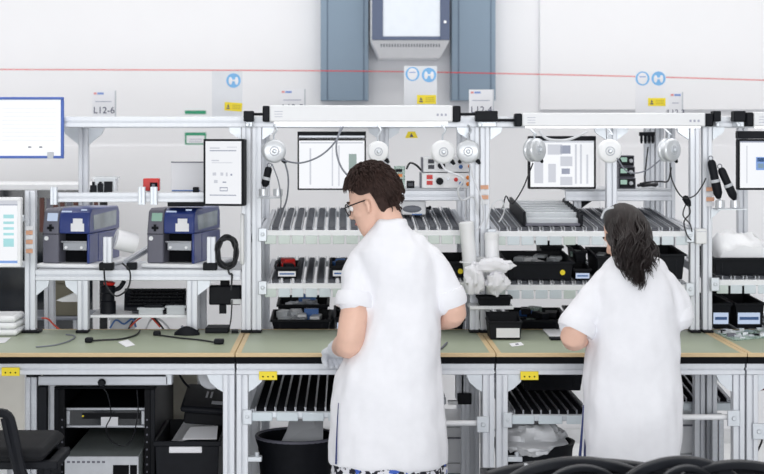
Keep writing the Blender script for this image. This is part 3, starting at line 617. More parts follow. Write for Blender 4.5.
# coiled black cable
random.seed(5); mb = MB(); c = P(227, 252, UY - .05)
pts = []
for k in range(110):
    a = k*.42; rr = .05 + .008*math.sin(k*.9); pts.append(c + Vector((rr*.8*math.cos(a) + .004*math.sin(k), .012*math.sin(k*.31), rr*1.25*math.sin(a))))
mb.tube(pts, .0045, n=6, smooth=2); mb.tube([c + Vector((0, 0, -.05)), c + Vector((.01, -.01, -.09)), P(232, 275, UY - .03), P(231, 290, UY - .03)], .004)
solo('cable_coil', 'coil of black cable hanging beside the second printer', 'cable', mb, M['cable'])
# white handle rail on the upright
x = X(247, UY)
solo('pull_handle', 'white upright handle on the post beside the coiled black cable', 'handle', MB().tube([Vector((x - .018, UY - .024, Z(262, UY))), Vector((x - .018, UY - .05, Z(258, UY))), Vector((x - .018, UY - .05, Z(220, UY))), Vector((x - .018, UY - .024, Z(215, UY)))], .009, smooth=3), M['white'])
# red call box and neighbours on the upper rail
y = UY + .1; t = thing('red_alarm_box', 'red box with a black slot above the rail, behind the printers', 'box', P(151, 191, y))
part(t, 'case', MB().box(X(143, y), X(159, y), y, y + .05, Z(191, y), Z(178.5, y)), M['red'], .004); part(t, 'slot', MB().box(X(150, y), X(157.5, y), y - .004, y, Z(189.5, y), Z(182.5, y)), M['dark'], .001)
part(t, 'slot_flap', MB().box(X(152, y), X(155, y), y - .007, y - .004, Z(189, y), Z(184, y)), M['grey'])
part(t, 'foot_bracket', MB().box(X(147, y), X(155, y), y + .01, y + .03, zr_ - .02, Z(191, y)), M['zinc'])
y = UY + .12; t = thing('document_holder', 'white panel with a blue bottom strip behind the upright monitor', 'panel', P(188, 193, y))
part(t, 'panel', MB().box(X(171, y), X(206, y), y, y + .012, Z(192, y), Z(162, y)), M['paper'], .002); part(t, 'top_edge', MB().box(X(171, y), X(206, y), y - .002, y + .014, Z(162.8, y), Z(161.6, y)), M['grey'])
part(t, 'blue_strip', MB().box(X(172, y), X(200, y), y - .003, y, Z(191.2, y), Z(190, y)), M['bluebin']); part(t, 'clip', MB().box(X(193, y), X(199, y), y - .012, y, Z(194, y), Z(187, y)), M['black'], .002)
solo('black_ledge', 'dark ledge under the rail behind the second printer', 'ledge', MB().box(X(166, UY), X(203, UY), UY + .055, UY + .2, Z(207, UY), Z(201.5, UY)), M['black'], bevel=.003)
y = UY + .06
for k, (px, w) in enumerate(((93, 6), (100, 5), (108, 8))):
    solo('clip', ['tall', 'narrow', 'wide'][k] + ' black clip standing on the rail behind the first printer', 'clip', MB().box(X(px - w/2, y), X(px + w/2, y), y, y + .02, zr_ + .0205, zr_ + .05 + .008*k).cyl((X(px, y), y + .01, zr_ + .05), (X(px, y), y + .01, zr_ + .065), .006), M['black'], group='black clips on the rail', bevel=.002)
solo('clear_box', 'clear plastic box on the rail above the black clips', 'box', MB().open_box(X(93, y), X(115, y), y + .021, y + .1, zr_ + .0205, zr_ + .085), M['clear'])

# things on the stand's lower shelf
y = UY + .06; t = thing('keyboard', 'black keyboard lying under the printer shelf', 'keyboard', (X(155, y), y, LS))
part(t, 'keyboard_body', MB().prism([(X(124, y), y, LS + .03), (X(186, y), y, LS + .03), (X(186, y + .2), y + .22, LS + .09), (X(124, y + .2), y + .22, LS + .09)], (0, 0, -.018)), M['black'], .004)
mb = MB()
for r_ in range(5):
    for k in range(14):
        f = (r_ + .5)/5.4; x = X(127, y) + k*.0165; mb.box(x, x + .0135, y + f*.2, y + f*.2 + .026, LS + .03 + .06*f + .001, LS + .036 + .06*f + .003)
part(t, 'key_field', mb, M['blackm'], kind='stuff'); part(t, 'support', MB().box(X(130, y), X(180, y), y + .06, y + .2, LS + .0005, LS + .02), M['grey'], .003)
t = thing('black_dispenser', 'black cylindrical device under the printer shelf near the first printer', 'device', P(108, 314, UY + .08))
xx, yy = X(108, UY + .08), UY + .08
part(t, 'barrel', MB().lathe((xx, yy, LS + .001), (0, 0, 1), [(.034, 0), (.034, .05), (.028, .055), (.028, .085), (.032, .09), (.032, .115), (.02, .122)]), M['black'])
part(t, 'red_cap', MB().lathe((xx + .006, yy, LS + .1225), (0, 0, 1), [(.022, 0), (.026, .01), (.012, .016)]), M['red'])
part(t, 'arm', MB().tube([(xx + .02, yy, LS + .1), (xx + .05, yy + .0, LS + .11), (xx + .07, yy + .0, LS + .14)], .01), M['black'])
y = UY + .05
t = thing('cable_adapter', 'black adapter box hanging below the printer shelf beside the post', 'adapter', P(224, 305, y))
part(t, 'case', MB().box(X(209, y), X(241, y), y, y + .06, Z(305, y), Z(286, y)), M['black'], .006); part(t, 'neck', MB().box(X(220, y), X(229, y), y + .01, y + .05, Z(286, y), SZ - .0125), M['blackm'], .003); part(t, 'tail', MB().box(X(219, y), X(226, y), y + .01, y + .03, Z(314, y), Z(305, y)), M['black'], .002)
part(t, 'plug', MB().box(X(231, y), X(243, y), y - .012, y, Z(304, y), Z(299, y)), M['white'], .002)
for i, (px, w, h, mm, lab) in enumerate(((98, 16, 20, 'clear', 'clear bag of parts on the lower shelf near the black cylinder'), (150, 24, 7, 'clear', 'clear small box on the lower shelf below the keyboard'), (175, 18, 9, 'clear', 'clear small box on the lower shelf near the second post'))):
    if i == 0: continue
    solo('parts_box', lab, 'box', MB().open_box(X(px - w/2, UY), X(px + w/2, UY), UY + .024, UY + .05, LS + .0005, LS + .0005 + h*UY/FPX), M['clear'], group='clear part boxes')
solo('black_gadget', 'small black tool on the clear box under the keyboard', 'tool', MB().box(X(143, UY), X(162, UY), UY + .023, UY + .053, LS + .031, LS + .043), M['black'], bevel=.004)
# things behind the stand, lower left
y = 7.95; t = thing('storage_box', 'dark olive box behind the printer stand legs', 'box', (X(60, y), y, Z(318, y)))
part(t, 'box_body', MB().box(X(44, y), X(80, y), y, y + .25, Z(316, y), Z(283, y)), M['olive'], .004); part(t, 'box_lid', MB().box(X(43, y), X(81, y), y - .004, y + .254, Z(283, y), Z(280, y)), M['olive'], .002)
t = thing('back_table', 'low grey table behind the stand, carrying the olive box', 'table', (X(20, y), y, 0))
part(t, 'table_top', MB().box(X(-80, y), X(90, y), y - .05, y + .3, Z(319, y), Z(316.2, y)), M['cableg'], .003)
for px in (-60, 75): part(t, 'leg', MB().profile((X(px, y), y + .1, 0), (X(px, y), y + .1, Z(319, y))), M['alu'])
solo('dark_screen_panel', 'dark glass panel standing on the back table behind the white trays', 'panel', MB().box(X(-70, y), X(27, y), y + .15, y + .17, Z(316, y) + .0005, Z(270, y)), M['glassd'])
solo('panel_rail', 'grey rail along the top of the dark glass panel', 'rail', MB().profile((X(-70, y), y + .16, Z(270, y) + .016), (X(27, y), y + .16, Z(270, y) + .016), .03), M['alu'])
y = 7.15; solo('white_plate', 'white wedge plate poking out beside the stand post', 'plate', MB().prism([P(56, 300.5, y), P(80, 290.5, y), P(84, 291, y), P(84, 302, y), P(62, 302, y)], (0, .08, 0)), M['white'], bevel=.002)
# white tray stack at the picture edge
y = 6.9
for k in range(3):
    z0 = TZ + .0015 + k*.028; mb = MB()
    mb.box(X(-34, y), X(21.5 - k*.6, y), y - .1, y + .1, z0, z0 + .0265)
    solo('white_tray', ['lowest of the stacked white trays beneath the white-framed monitor', 'middle of the stacked white trays beneath the white-framed monitor', 'topmost of the stacked white trays beneath the white-framed monitor'][k], 'tray', mb, M['white'], group='stacked white trays', bevel=.011)
# ---------------------------------------------------------------- cable reels hanging from the rails
RLY = 6.9
def reel(px, py, r, yaw, label, m='silver'):
    y = RLY; c = P(px, py, y)
    t = thing('cable_reel', label, 'reel', c, 'round white cable reels under the lamps', rot=(0, 0, R(yaw)))
    d = part(t, 'drum', MB().lathe((0, -.028, 0), (0, 1, 0), [(r*.2, 0), (r*.8, .001), (r*.93, .004), (r, .01), (r, .014), (r*.9, .018), (r*.9, .036), (r, .04), (r, .048), (r*.85, .056), (r*.2, .056)], n=32), M[m])
    part(d, 'hub', MB().lathe((0, -.042, 0), (0, 1, 0), [(r*.1, 0), (r*.17, .003), (r*.2, .0139)], n=16), M['zinc'])
    part(d, 'hub_ring', MB().torus((0, -.0285, 0), (0, 1, 0), r*.36, .0025), M['greyl'])
    zt = (1.82 if px < 500 else 1.801) - c.z
    part(t, 'hook', MB().tube([(0, 0, r - .004), (0, 0, r + .02), (.012, 0, zt - .02), (.0, .02, zt + .002)], .004), M['zinc'])
    part(t, 'outlet', MB().lathe((r*.72, 0, -r*.7), (.6, 0, -.75), [(.008, 0), (.01, .006), (.006, .022)], n=10), M['black'])
    return c
ra = reel(274, 151, .05, 6, 'round cable reel at the first upright, above the silver clamp cups')
rb = reel(378, 151.5, .044, 4, 'smaller round cable reel directly above the short-haired head', 'white')
rc = reel(442.7, 152, .05, 4, 'round cable reel of the touching pair, nearer the short-haired head', 'white')
rd = reel(468.2, 151.5, .05, -4, 'round cable reel of the touching pair, beside the upright')
re_ = reel(534.5, 150, .05, 42, 'tilted cable reel before the monitor showing columns of pictures')
rf = reel(609.5, 151, .05, -3, 'round cable reel on the post above the wavy-haired head', 'white')
rg = reel(669, 150, .05, 38, 'tilted cable reel between the post and the hanging screwdrivers')
def cable(label, pts, r=.0035, m='cable', k=5, name='cable'):
    q = [P(*p) for p in pts]; return solo(name, label, 'cable', MB().tube(q, r, n=6, smooth=k), M[m])
cable('grey cable swinging from the first reel to the lamp rail', [(282, 160, 6.88), (300, 163, 6.85), (320, 156, 6.85), (335, 142, 6.86), (341, 127, 6.9)], .004, 'cableg')
cable('grey cable falling from the rail toward the short-haired head', [(343, 127, 6.86), (337, 140, 6.8), (337, 155, 6.76), (343, 170, 6.7), (356, 183, 6.6)], .004, 'cableg')
cable('grey cable dropping from the first reel onto the top shelf', [(285, 163, 6.84), (288, 175, 6.85), (288, 190, 6.88), (286, 202, 6.9), (283, 209, 6.93)], .004, 'cableg')
cable('thin grey cable from the first reel beside the screwdriver', [(272, 164, 6.84), (278, 180, 6.8), (281, 198, 6.82), (280, 214, 6.88)], .0028, 'cableg')
cable('white cable looping below the pair of reels', [(441, 163, 6.86), (447, 171, 6.8), (463, 178, 6.78), (458, 190, 6.8), (462, 200, 6.82), (474, 197, 6.86), (478, 215, 6.86)], .0045, 'cablew')
cable('white cable from the reel pair down to the wipe tubes', [(470, 163, 6.86), (474, 180, 6.84), (482, 200, 6.82), (483, 220, 6.84), (476, 232, 6.84)], .0035, 'cablew')
cable('white cable looping from the tubes over the upright', [(486, 228, 6.8), (492, 205, 6.78), (502, 200, 6.8), (504, 212, 6.84), (499, 222, 6.86)], .003, 'cablew')
cable('black cable from the tilted reel to the black tool at the shelf', [(533, 163, 6.86), (528, 176, 6.84), (522, 190, 6.84), (512, 204, 6.88), (506, 196, 6.86), (503, 208, 6.86)], .003)
cable('white cable draped along the lamp above the column monitor', [(539, 131, 6.83), (548, 139, 6.83), (566, 140, 6.83), (580, 135, 6.83), (588, 131, 6.83)], .006, 'cablew')
cable('grey cable from the post reel to the tilted reel', [(617, 158, 6.86), (628, 172, 6.84), (645, 171, 6.84), (660, 160, 6.86)], .003, 'cableg')
cable('black cable hanging in a wide loop by the reel and screwdrivers', [(670, 163, 6.86), (672, 180, 6.84), (682, 197, 6.84), (694, 196, 6.84), (702, 186, 6.83), (706, 178, 6.83)], .003)
cable('black cable from the upright down to the white sensor box', [(686, 204, 6.9), (683, 215, 6.88), (690, 224, 6.88), (692, 232, 6.88)], .003)
cable('second black cable looping to the white sensor box', [(688, 204, 6.9), (690, 213, 6.86), (684, 222, 6.86), (687, 235, 6.86), (691, 240, 6.87)], .003)
cable('black cable lying on the ledge behind the wavy-haired person', [(640, 183.5, 7.32), (650, 182, 7.33), (660, 181.5, 7.3), (668, 181, 7.2), (671, 168, 7.0)], .004)
cable('black lead over the small circuit block behind the short-haired head', [(406.5, 169, 7.21), (410, 163, 7.2), (416, 165, 7.18), (421, 170, 7.2)], .0045)
cable('black lead hanging from the plug strip', [(648, 147, 7.6), (646, 165, 7.6), (645, 176, 7.6), (645, 185.3, 7.6)], .0035)
solo('connector', 'black cable connector above the white sensor box', 'connector', MB().lathe(P(684, 196, UY - .04), (.5, 0, -.85), [(.006, 0), (.014, .008), (.014, .035), (.006, .05)], n=12), M['black'])

def screwdriver(label, p0, p1, r=.017, holder=None, group='black electric screwdrivers'):
    a, b = P(*p0), P(*p1); L = (b - a).length; t = thing('electric_screwdriver', label, 'screwdriver', b, group)
    part(t, 'body', MB().lathe(a, b - a, [(r*.5, 0), (r*.85, L*.04), (r, L*.12), (r*.95, L*.5), (r*1.08, L*.55), (r*1.05, L*.85), (r*.6, L*.97), (r*.3, L)], n=14), M['black'])
    part(t, 'ring', MB().lathe(a + (b - a)*.5, b - a, [(r*1.0, 0), (r*1.12, .002), (r*1.12, .012), (r*1.0, .014)], n=14), M['greyl'])
    part(t, 'tip', MB().lathe(b, b - a, [(.006, -.004), (.006, .012), (.0035, .014), (.003, .03)], n=10), M['alud'])
    part(t, 'hanging_loop', MB().torus(a - (b - a).normalized()*.008, (0, 1, 0), .009, .002, n=14, k=6), M['cableg'])
    if holder: part(t, 'holder', MB().box(b.x - .02, b.x + .02, b.y - .02, b.y + .03, b.z - .012, b.z + .02), M['greyl'], .004)
screwdriver('black screwdriver hanging at the first upright below the reel', (269, 167, 6.86), (264.5, 187, 6.86), .016)
screwdriver('black screwdriver upright beside the wide black loop of cable', (711, 160, 6.86), (719, 199, 6.86), .018)
screwdriver('leaning black screwdriver with an orange label, nearest the edge monitor', (720.5, 168, 6.86), (735, 200, 6.86), .017)
for k, (px, lab) in enumerate(((263.5, 'silver cup on the first upright, under the black screwdriver'), (278, 'silver cup next to the cup under the black screwdriver'))):
    solo('tool_cup', lab, 'cup', MB().lathe(P(px, 196, 6.86), (0, 0, 1), [(.018, 0), (.02, .002), (.02, .03), (.017, .03), (.017, .004)], n=18), M['silver'], group='silver tool cups')
solo('tool_bracket', 'zinc bracket holding the silver tool cups', 'bracket', MB().box(X(259, UY), X(281, UY), UY - .115, UY - .0235, Z(197.4, UY), Z(196.4, UY)), M['zinc'], bevel=.002)
for k, (px, lab) in enumerate(((720, 'silver cup under the upright black screwdriver'), (735, 'silver cup under the leaning black screwdriver'))):
    solo('tool_cup', lab, 'cup', MB().lathe(P(px, 208, 6.86), (0, 0, 1), [(.018, 0), (.02, .002), (.02, .032), (.017, .032), (.017, .004)], n=18), M['silver'], group='silver tool cups')
solo('tool_bracket', 'zinc bracket on the upright under the hanging black screwdrivers', 'bracket', MB().box(X(711, UY), X(741, UY), 6.83, 6.92, Z(209.6, 6.86), Z(208.4, 6.86)).prism([P(711, 209, UY - .028), P(722, 209, UY - .028), P(711, 219, UY - .028)], (0, .006, 0)), M['zinc'], bevel=.001)
t = thing('sensor_box', 'white box on the upright beside the wavy-haired person', 'box', P(696, 243, UY - .03)); part(t, 'case', MB().box(X(693, UY), X(704, UY), UY - .06, UY - .0238, Z(243, UY), Z(228, UY)), M['white'], .004)
part(t, 'lid_line', MB().box(X(694, UY), X(703, UY), UY - .0605, UY - .06, Z(231, UY), Z(230.6, UY)), M['inkl'])
for px, uy, s in ((480, 185, 0), (705, 187, 0)):
    mb = MB()
    for k in range(4): mb.use(M['paper'] if k % 2 else M['peach']).box(X(px, UY), X(px + 8, UY), UY - .0243, UY - .0236, Z(uy + 5*k + 4, UY), Z(uy + 5*k, UY))
    solo('sticker_strip', 'strip of white and peach stickers on the upright ' + ('below the paired reels' if px == 480 else 'beside the black screwdrivers'), 'sticker', mb)
t = thing('plug_strip', 'row of black plugs under the rail near the tilted reel at the far post', 'plug strip', P(645, 136, 7.66))
part(t, 'strip', MB().box(X(640, 7.66), X(655, 7.66), 7.66, 7.69, Z(136, 7.66), Z(132, 7.66)), M['black'], .002)
for k in range(4): part(t, 'plug', MB().lathe(P(641.5 + 3.8*k, 136, 7.67), (0, 0, -1), [(.006, 0), (.007, .02), (.004, .035)], n=10), M['black'])

# ---------------------------------------------------------------- instruments on the ledges
def power_supply(label, z, x0, x1, h, y, two):
    t = thing('power_supply', label, 'power supply', ((x0 + x1)/2, y, z), 'stacked bench power supplies'); w = x1 - x0
    c = part(t, 'case', MB().box(x0, x1, y + .004, y + .24, z + .0005, z + h - .0015), M['greyl'], .003)
    f = part(t, 'front_panel', MB().box(x0 + .001, x1 - .001, y, y + .004, z + .002, z + h - .002), M['white'], .001)
    d = part(f, 'display', MB().box(x0 + w*.1, x0 + w*.22, y - .002, y, z + h*.58, z + h*.85).box(x0 + w*.1, x0 + w*.22, y - .002, y, z + h*.22, z + h*.48), M['red'] if not two else M['scr_d'])
    part(f, 'knob', MB().lathe((x0 + w*.36, y, z + h*.45), (0, -1, 0), [(.016, 0), (.016, .012), (.013, .016)], n=20), M['black'])
    part(f, 'small_knob', MB().lathe((x0 + w*.53, y, z + h*.62), (0, -1, 0), [(.006, 0), (.006, .008)], n=12), M['zinc'])
    for (u, v, mm) in (((.68, .55, 'red'), (.78, .3, 'bluec'), (.92, .68, 'orange'), (.92, .28, 'orange')) if not two else ((.72, .7, 'black'), (.74, .36, 'bluec'), (.92, .4, 'orange'))):
        part(f, 'terminal', MB().lathe((x0 + w*u, y, z + h*v), (0, -1, 0), [(.0085, 0), (.009, .006), (.005, .009), (.005, .016)], n=12), M[mm])
    part(t, 'side_ear', MB().box(x0 - .006, x0 - .0005, y - .004, y + .05, z + .002, z + h - .002), M['grey'])
yy = 7.215
power_supply('lower white power supply with two red displays on the ledge', L5Z, X(421.5, yy), X(472, yy), Z(172.5, yy) - L5Z, yy, False)
power_supply('upper white power supply with dark displays, stacked on another', Z(172.5, yy) + .0005, X(423, yy), X(474, yy), Z(157, yy) - Z(172.5, yy), yy, True)
t = thing('circuit_block', 'small circuit block behind the short-haired head', 'circuit board', P(398, 188, 7.22)); x0, x1 = X(394, 7.22), X(405, 7.22)
part(t, 'board', MB().box(x0, x1, 7.22, 7.235, L5Z + .0005, Z(166, 7.22)), M['pcb'])
for k in range(3): part(t, 'chip', MB().box(x0 + .008, x1 - .012, 7.214, 7.2195, Z(172 + 5*k, 7.22), Z(169 + 5*k, 7.22)), M['black' if k != 1 else 'orange'])
t = thing('meter', 'small black meter on the ledge beside the circuit block', 'meter', P(410, 188, 7.22)); part(t, 'case', MB().box(X(407, 7.22), X(414.5, 7.22), 7.22, 7.27, L5Z + .0005, Z(181, 7.22)), M['black'], .002); part(t, 'display', MB().box(X(408, 7.22), X(413, 7.22), 7.2185, 7.2205, Z(186, 7.22), Z(183, 7.22)), M['scr_d'])
t = thing('loudspeaker', 'white box loudspeaker under the ledge behind the short-haired head', 'loudspeaker', P(414, 215, 7.24)); y = 7.24
part(t, 'case', MB().box(X(402, y), X(426, y), y, y + .12, Z(215, y), L5Z - .0545), M['white'], .006); part(t, 'grille', MB().ball(P(412, 209, y), .042, .004, .016), M['cableg']); part(t, 'clamp_knob', MB().lathe(P(426, 208, y + .03), (1, 0, 0), [(.005, 0), (.005, .012), (.009, .012), (.009, .022)], n=12), M['black']); part(t, 'blue_strip', MB().box(X(412, y), X(422, y), y - .002, y, Z(215, y), Z(213.8, y)), M['bluebin'])
y = 7.31
for k, h in enumerate((0, 1, 2)):
    z0 = L4Z + .0005 + k*.05; t = thing('instrument', ['lowest', 'middle', 'topmost'][k] + ' of the small dark instruments stacked behind the wavy-haired head', 'instrument', (X(627, y), y, z0), 'small stacked instruments')
    part(t, 'case', MB().box(X(618.5, y), X(636 - k*.8, y), y + .003, y + .13, z0, z0 + .049), M['grey'], .003); f = part(t, 'face', MB().box(X(619.5, y), X(635 - k*.8, y), y, y + .003, z0 + .004, z0 + .045), M['black'])
    part(f, 'display', MB().box(X(620.5, y), X(627, y), y - .002, y, z0 + .02, z0 + .04), M['lcdg']); part(f, 'knob', MB().lathe((X(631, y), y, z0 + .025), (0, -1, 0), [(.009, 0), (.008, .01)], n=12), M['greyl'])
solo('grey_lead_pile', 'black cable bundle on the ledge beside the small instruments', 'cable', MB().tube([P(638, 185.5, 7.38), P(646, 184, 7.4), P(656, 185.6, 7.38), P(650, 184.5, 7.41), P(642, 185.8, 7.4), P(658, 184, 7.37)], .007, n=7), M['cable'])

# ---------------------------------------------------------------- trays and bins on the shelves
def shz(y, yf, zf, yr, zr_): return zf + (zr_ - zf)*(y - yf)/(yr - yf)
def tray(label, x0, x1, y0, y1, z, h, tilt=0.0, cat='tray', name='black_tray', m='black', tag=None, content=None, dot=None, group='black plastic trays', taper=.008, blue=None):
    """open tray; tilt follows the slope of a roller shelf"""
    t = thing(name, label, cat, ((x0 + x1)/2, y0, z), group, rot=(math.atan(tilt), 0, 0)); w = (x1 - x0)/2; L = y1 - y0
    b = part(t, 'tray_body', MB().open_box(-w, w, 0, L, 0, h, .004, taper, .007, .01), M[m], .0015)
    for sx in (-w + .03, w - .036): part(b, 'stacking_rib', MB().box(sx, sx + .006, -.003 + taper*.5, .004 + taper*.5, .012, h - .012), M[m])
    if tag:
        for a, c_, mm in tag: g = part(t, 'label_card', MB().box(a*2*w - w, c_*2*w - w, -.004, -.0025 + taper*.4, h*.18, h*.62), M[mm]); part(g, 'print', MB().box(a*2*w - w + .006, c_*2*w - w - .006, -.0048, -.004, h*.34, h*.46), M['bluec'])
    if dot: g = part(t, 'round_sticker', disc(MB().use(M['yellow']), (dot*2*w - w, -.001, h*.42), .011, .0025), M['yellow'], label='round yellow sticker')
    if content:
        random.seed(hash(label) % 1000 if False else len(label)); k = 0
        for mm, n_ in content:
            for i in range(n_):
                sx, sy, sz = random.uniform(.03, .06), random.uniform(.04, .09), random.uniform(.012, .03)
                px = random.uniform(-w + .045, w - .045); py = random.uniform(.06, max(.07, L - .06)); rz = Matrix.Rotation(random.uniform(-.5, .5), 3, 'Z')
                part(t, 'component', MB().cbox(Vector((px, py, .006 + h*.45 + .012*(k % 3))), sx, sy, sz, rz), M[mm], .003); k += 1
    if blue: part(t, 'blue_divider', MB().box(*[(v*2*w - w) for v in blue[:2]], L*.5, L*.5 + .02, h*.2, h + .025), M['bluebin'])
    return t
sl5 = (Z(260, SR) - z2)/(SR - SF)
def on5(y): return shz(y, SF, z2, SR, Z(260, SR)) + .0185
def on4(y): return shz(y, SF, Z(285, SF), SR, Z(262, SR)) + .0185
y = SF + .02; tray('small black tray with red parts on the middle shelf', X(276, y), X(298, y), y, y + .2, on5(y), .05, sl5, content=(('red', 3), ('black', 2)), tag=((.1, .9, 'paper'),))
tray('black box with blue lids beside the short-haired person on the middle shelf', X(331, y), X(350, y), y, y + .24, on5(y), .055, sl5, tag=((.1, .9, 'paper'),), content=(('bluebin', 4), ('black', 2)), m='blackm')
y = SF + .03; tray('black bin on the middle shelf beside the short-haired shoulder', X(434, y), X(467, y), y, y + .3, on5(y), .07, sl5, dot=.8)
sl5b = (Z(312, SR) - TZ + .032)/(SR - YB - .03)
def on5b(y): return shz(y, YB + .03, TZ - .032, SR, Z(312, SR)) + .0185
y = YB + .04; tray('front black tray of clear parts behind the worktop before the short-haired person', X(272, y), X(329.5, y), y, y + .25, on5b(y), .05, sl5b, content=(('white', 3), ('clear', 6)), blue=(.55, .8))
y = YB + .305; tray('rear black tray of pale parts on the lowest shelf, behind another tray', X(278, y), X(328, y), y, y + .25, on5b(y), .07, sl5b, content=(('greyl', 6), ('clear', 3)), blue=(.4, .75))
y = YB + .04; tray('narrow black tray with a pale blue card, hidden by the bent elbow', X(335, y), X(356, y), y, y + .3, on5b(y), .06, sl5b, tag=((.1, .6, 'lcd'),), content=(('black', 3),))
y = YB + .04; tray('black tray with green boards behind the worktop beside the raised elbow', X(432, y), X(464, y), y, y + .3, on5b(y), .055, sl5b, content=(('pcb', 3), ('black', 3)))
# second bay
sl4 = (Z(262, SR) - Z(285, SF))/(SR - SF); sl4t = (Z(211, SR) - Z(231.5, SF))/(SR - SF)
y = SF + .01; tray('large black tray with a round yellow sticker before the wavy-haired person', X(507, y), X(573, y), y, y + .36, on4(y), .08, sl4, dot=.84, content=(('white', 4), ('clear', 6)))
y = SF + .38
for k, (a, b, lab) in enumerate(((541, 567, 'rearmost tall black bin behind the large stickered tray'),)): tray(lab, X(541, y), X(562, y), y, y + .2, on4(y), .10, sl4, name='black_bin', cat='bin', group='black part bins')
y = SF + .2; tray('black bin with a green lining behind the large stickered tray', X(575, y), X(586, y), y, y + .25, on4(y), .1, sl4, name='black_bin', cat='bin', group='black part bins', content=(('pcb', 3),))
y = SF + .005; tray('black bin with a pale blue card beside the wavy hair', X(575, y), X(590, y), y, y + .18, on4(y), .05, sl4, name='black_bin', cat='bin', group='black part bins', tag=((.05, .95, 'lcd'),), m='blackm')
y = SF + .03; t = tray('tilted black bin of clear parts beside the wavy-haired cheek', X(597, y), X(620, y), y, y + .3, on4(y) + .002, .1, sl4, name='black_bin', cat='bin', group='black part bins', content=(('clear', 6), ('white', 2)))
y = SF + .03; tray('black bin beyond the wavy-haired shoulder, near the upright', X(660, y), X(684.5, y), y, y + .32, on4(y), .11, sl4, name='black_bin', cat='bin', group='black part bins')
y = YB + .04; sl4b = sl5b; tray('wide black tray of black strips on the lowest shelf near the white sheet', X(513, y), X(567.5, y), y, y + .3, on5b(y), .05, sl4b, content=(('black', 8), ('pcb', 2), ('bluebin', 1)))
tray('black tray on the lowest shelf behind the white sleeve', X(572.5, y), X(600, y), y, y + .3, on5b(y), .06, sl4b, content=(('bluebin', 2), ('black', 3)))
# clear strips in a rack on the top shelf
zt = Z(231.5, SF); y = SF + .04; x0, x1 = X(523, y), X(583, y)
t = thing('strip_rack', 'black-edged rack of clear strips on the top shelf below the column monitor', 'rack', ((x0 + x1)/2, y, shz(y, SF, zt, SR, zr(211)) + .0185), rot=(math.atan(sl4t), 0, 0)); w = (x1 - x0)/2
part(t, 'rack_side', MB().box(-w, -w + .012, 0, .58, 0, .06), M['black'], .002); part(t, 'rack_side', MB().box(w - .012, w, 0, .58, 0, .05), M['black'], .002); part(t, 'rack_base', MB().box(-w + .0121, w - .0121, 0, .58, 0, .008), M['grey'])
for k in range(12):
    part(t, 'clear_strip', MB().box(-w + .018, w - .018, .025 + k*.046, .055 + k*.046, .0085, .03 + .018*(k % 2)), M['clear'], .002)
for k in range(10): part(t, 'rack_tooth', MB().box(w - .011, w - .003, .03 + k*.055, .055 + k*.055, .0503, .058), M['black'])
# bay at the picture edge
zc_ = Z(280, SF); sl3 = (zr(258) - zc_)/(SR - SF); y = SF + .01
t = tray('wide black tray of white cloths on the shelf at the picture edge', X(714.5, y), X(786, y), y, y + .42, shz(y, SF, zc_, SR, zr(258)) + .0185, .075, sl3, name='black_tray')
random.seed(11); mb = MB(); rings = []
for i in range(13):
    f = i/12; yy_ = y + .03 + f*.36; ring = []
    for a in range(40):
        th = 2*math.pi*a/40; xx_ = math.cos(th); zz_ = math.sin(th); bulge = math.sin(math.pi*min(1, max(.05, f)))**.5
        nx = noise.noise(Vector((xx_*2.2, f*5, zz_*2)))*.035
        ring.append(Vector((X(750, y) + xx_*(.115 + .022*bulge), yy_, shz(yy_, SF, zc_, SR, zr(258)) + .075 + max(-.02, zz_*(.04 + .055*bulge)) + nx*1.4*bulge)))
    rings.append(ring)
solo('white_cloth', 'crumpled white cloths heaped in the wide black tray', 'cloth', mb.loft(rings), M['bag'])
y = YB + .03
for k, (a, b, lab) in enumerate(((711.8, 731, 'black bin with a blue and white card next to the upright, behind the circuit boards'), (735.5, 764, 'black bin with a blue and white card at the picture edge, behind the circuit boards'))):
    t = tray(lab, X(a, y), X(b, y), y, y + .35, TZ + .0, .11, .03, name='black_bin', cat='bin', group='black bins behind the circuit boards', tag=((.08, .85, 'lcd'),), content=(('black', 4),)); t.location.z = TZ - .0
roller_shelf('lowest roller shelf at the picture edge, under two carded bins', X(709, YB), SX3[1], YB + .03, TZ - .022, SR, Z(310, SR) - .03, 14, tags=False, clamps=False)
y = YB + .2
for k, (a, b) in enumerate(((712, 728.5), (733, 752))): tray(['black bin standing behind the first carded bin', 'black bin standing behind the second carded bin'][k], X(a, 7.45), X(b, 7.45), 7.47, 7.64, 1.0, .11, .08, name='black_bin', cat='bin', group='black part bins')

# wipes, gloves and the little bracket at the middle upright
y = UY - .11
def tube_bottle(label, p0, p1, r):
    a, b = P(*p0), P(*p1); t = thing('wipe_tube', label, 'tube', a, 'clear tubes at the middle upright'); L = (b - a).length
    part(t, 'tube', MB().lathe(a, b - a, [(r*.9, 0), (r, .004), (r, L*.86)], n=20), M['white'] if r > .0297 else M['bag']); part(t, 'cap', MB().lathe(a + (b - a)*.86, b - a, [(r*1.04, 0), (r*1.06, .003), (r*1.06, L*.1), (r*.8, L*.12)], n=20), M['white'])
tube_bottle('leaning white tube at the middle upright, nearer the short-haired person', (472.5, 292, y), (466, 220, y), .03)
tube_bottle('upright white tube at the middle upright, nearer the shelf of black bins', (493, 294, y), (491.5, 231, y), .0295)
t = thing('wire_holder', 'white wire ring holder around the two tubes', 'holder', P(483, 296, y)); mb = MB()
for py in (262, 283): c = P(481.5, py, y); mb.tube([c + Vector((.09*math.cos(a), .049*math.sin(a), 0)) for a in [2*math.pi*q/40 for q in range(41)]], .003, n=6, smooth=1)
part(t, 'ring', mb, M['white']); part(t, 'back_plate', MB().box(X(476, y), X(486, y), UY - .072, UY - .0238, Z(284, y), Z(258, y)), M['white'], .002)
random.seed(2)
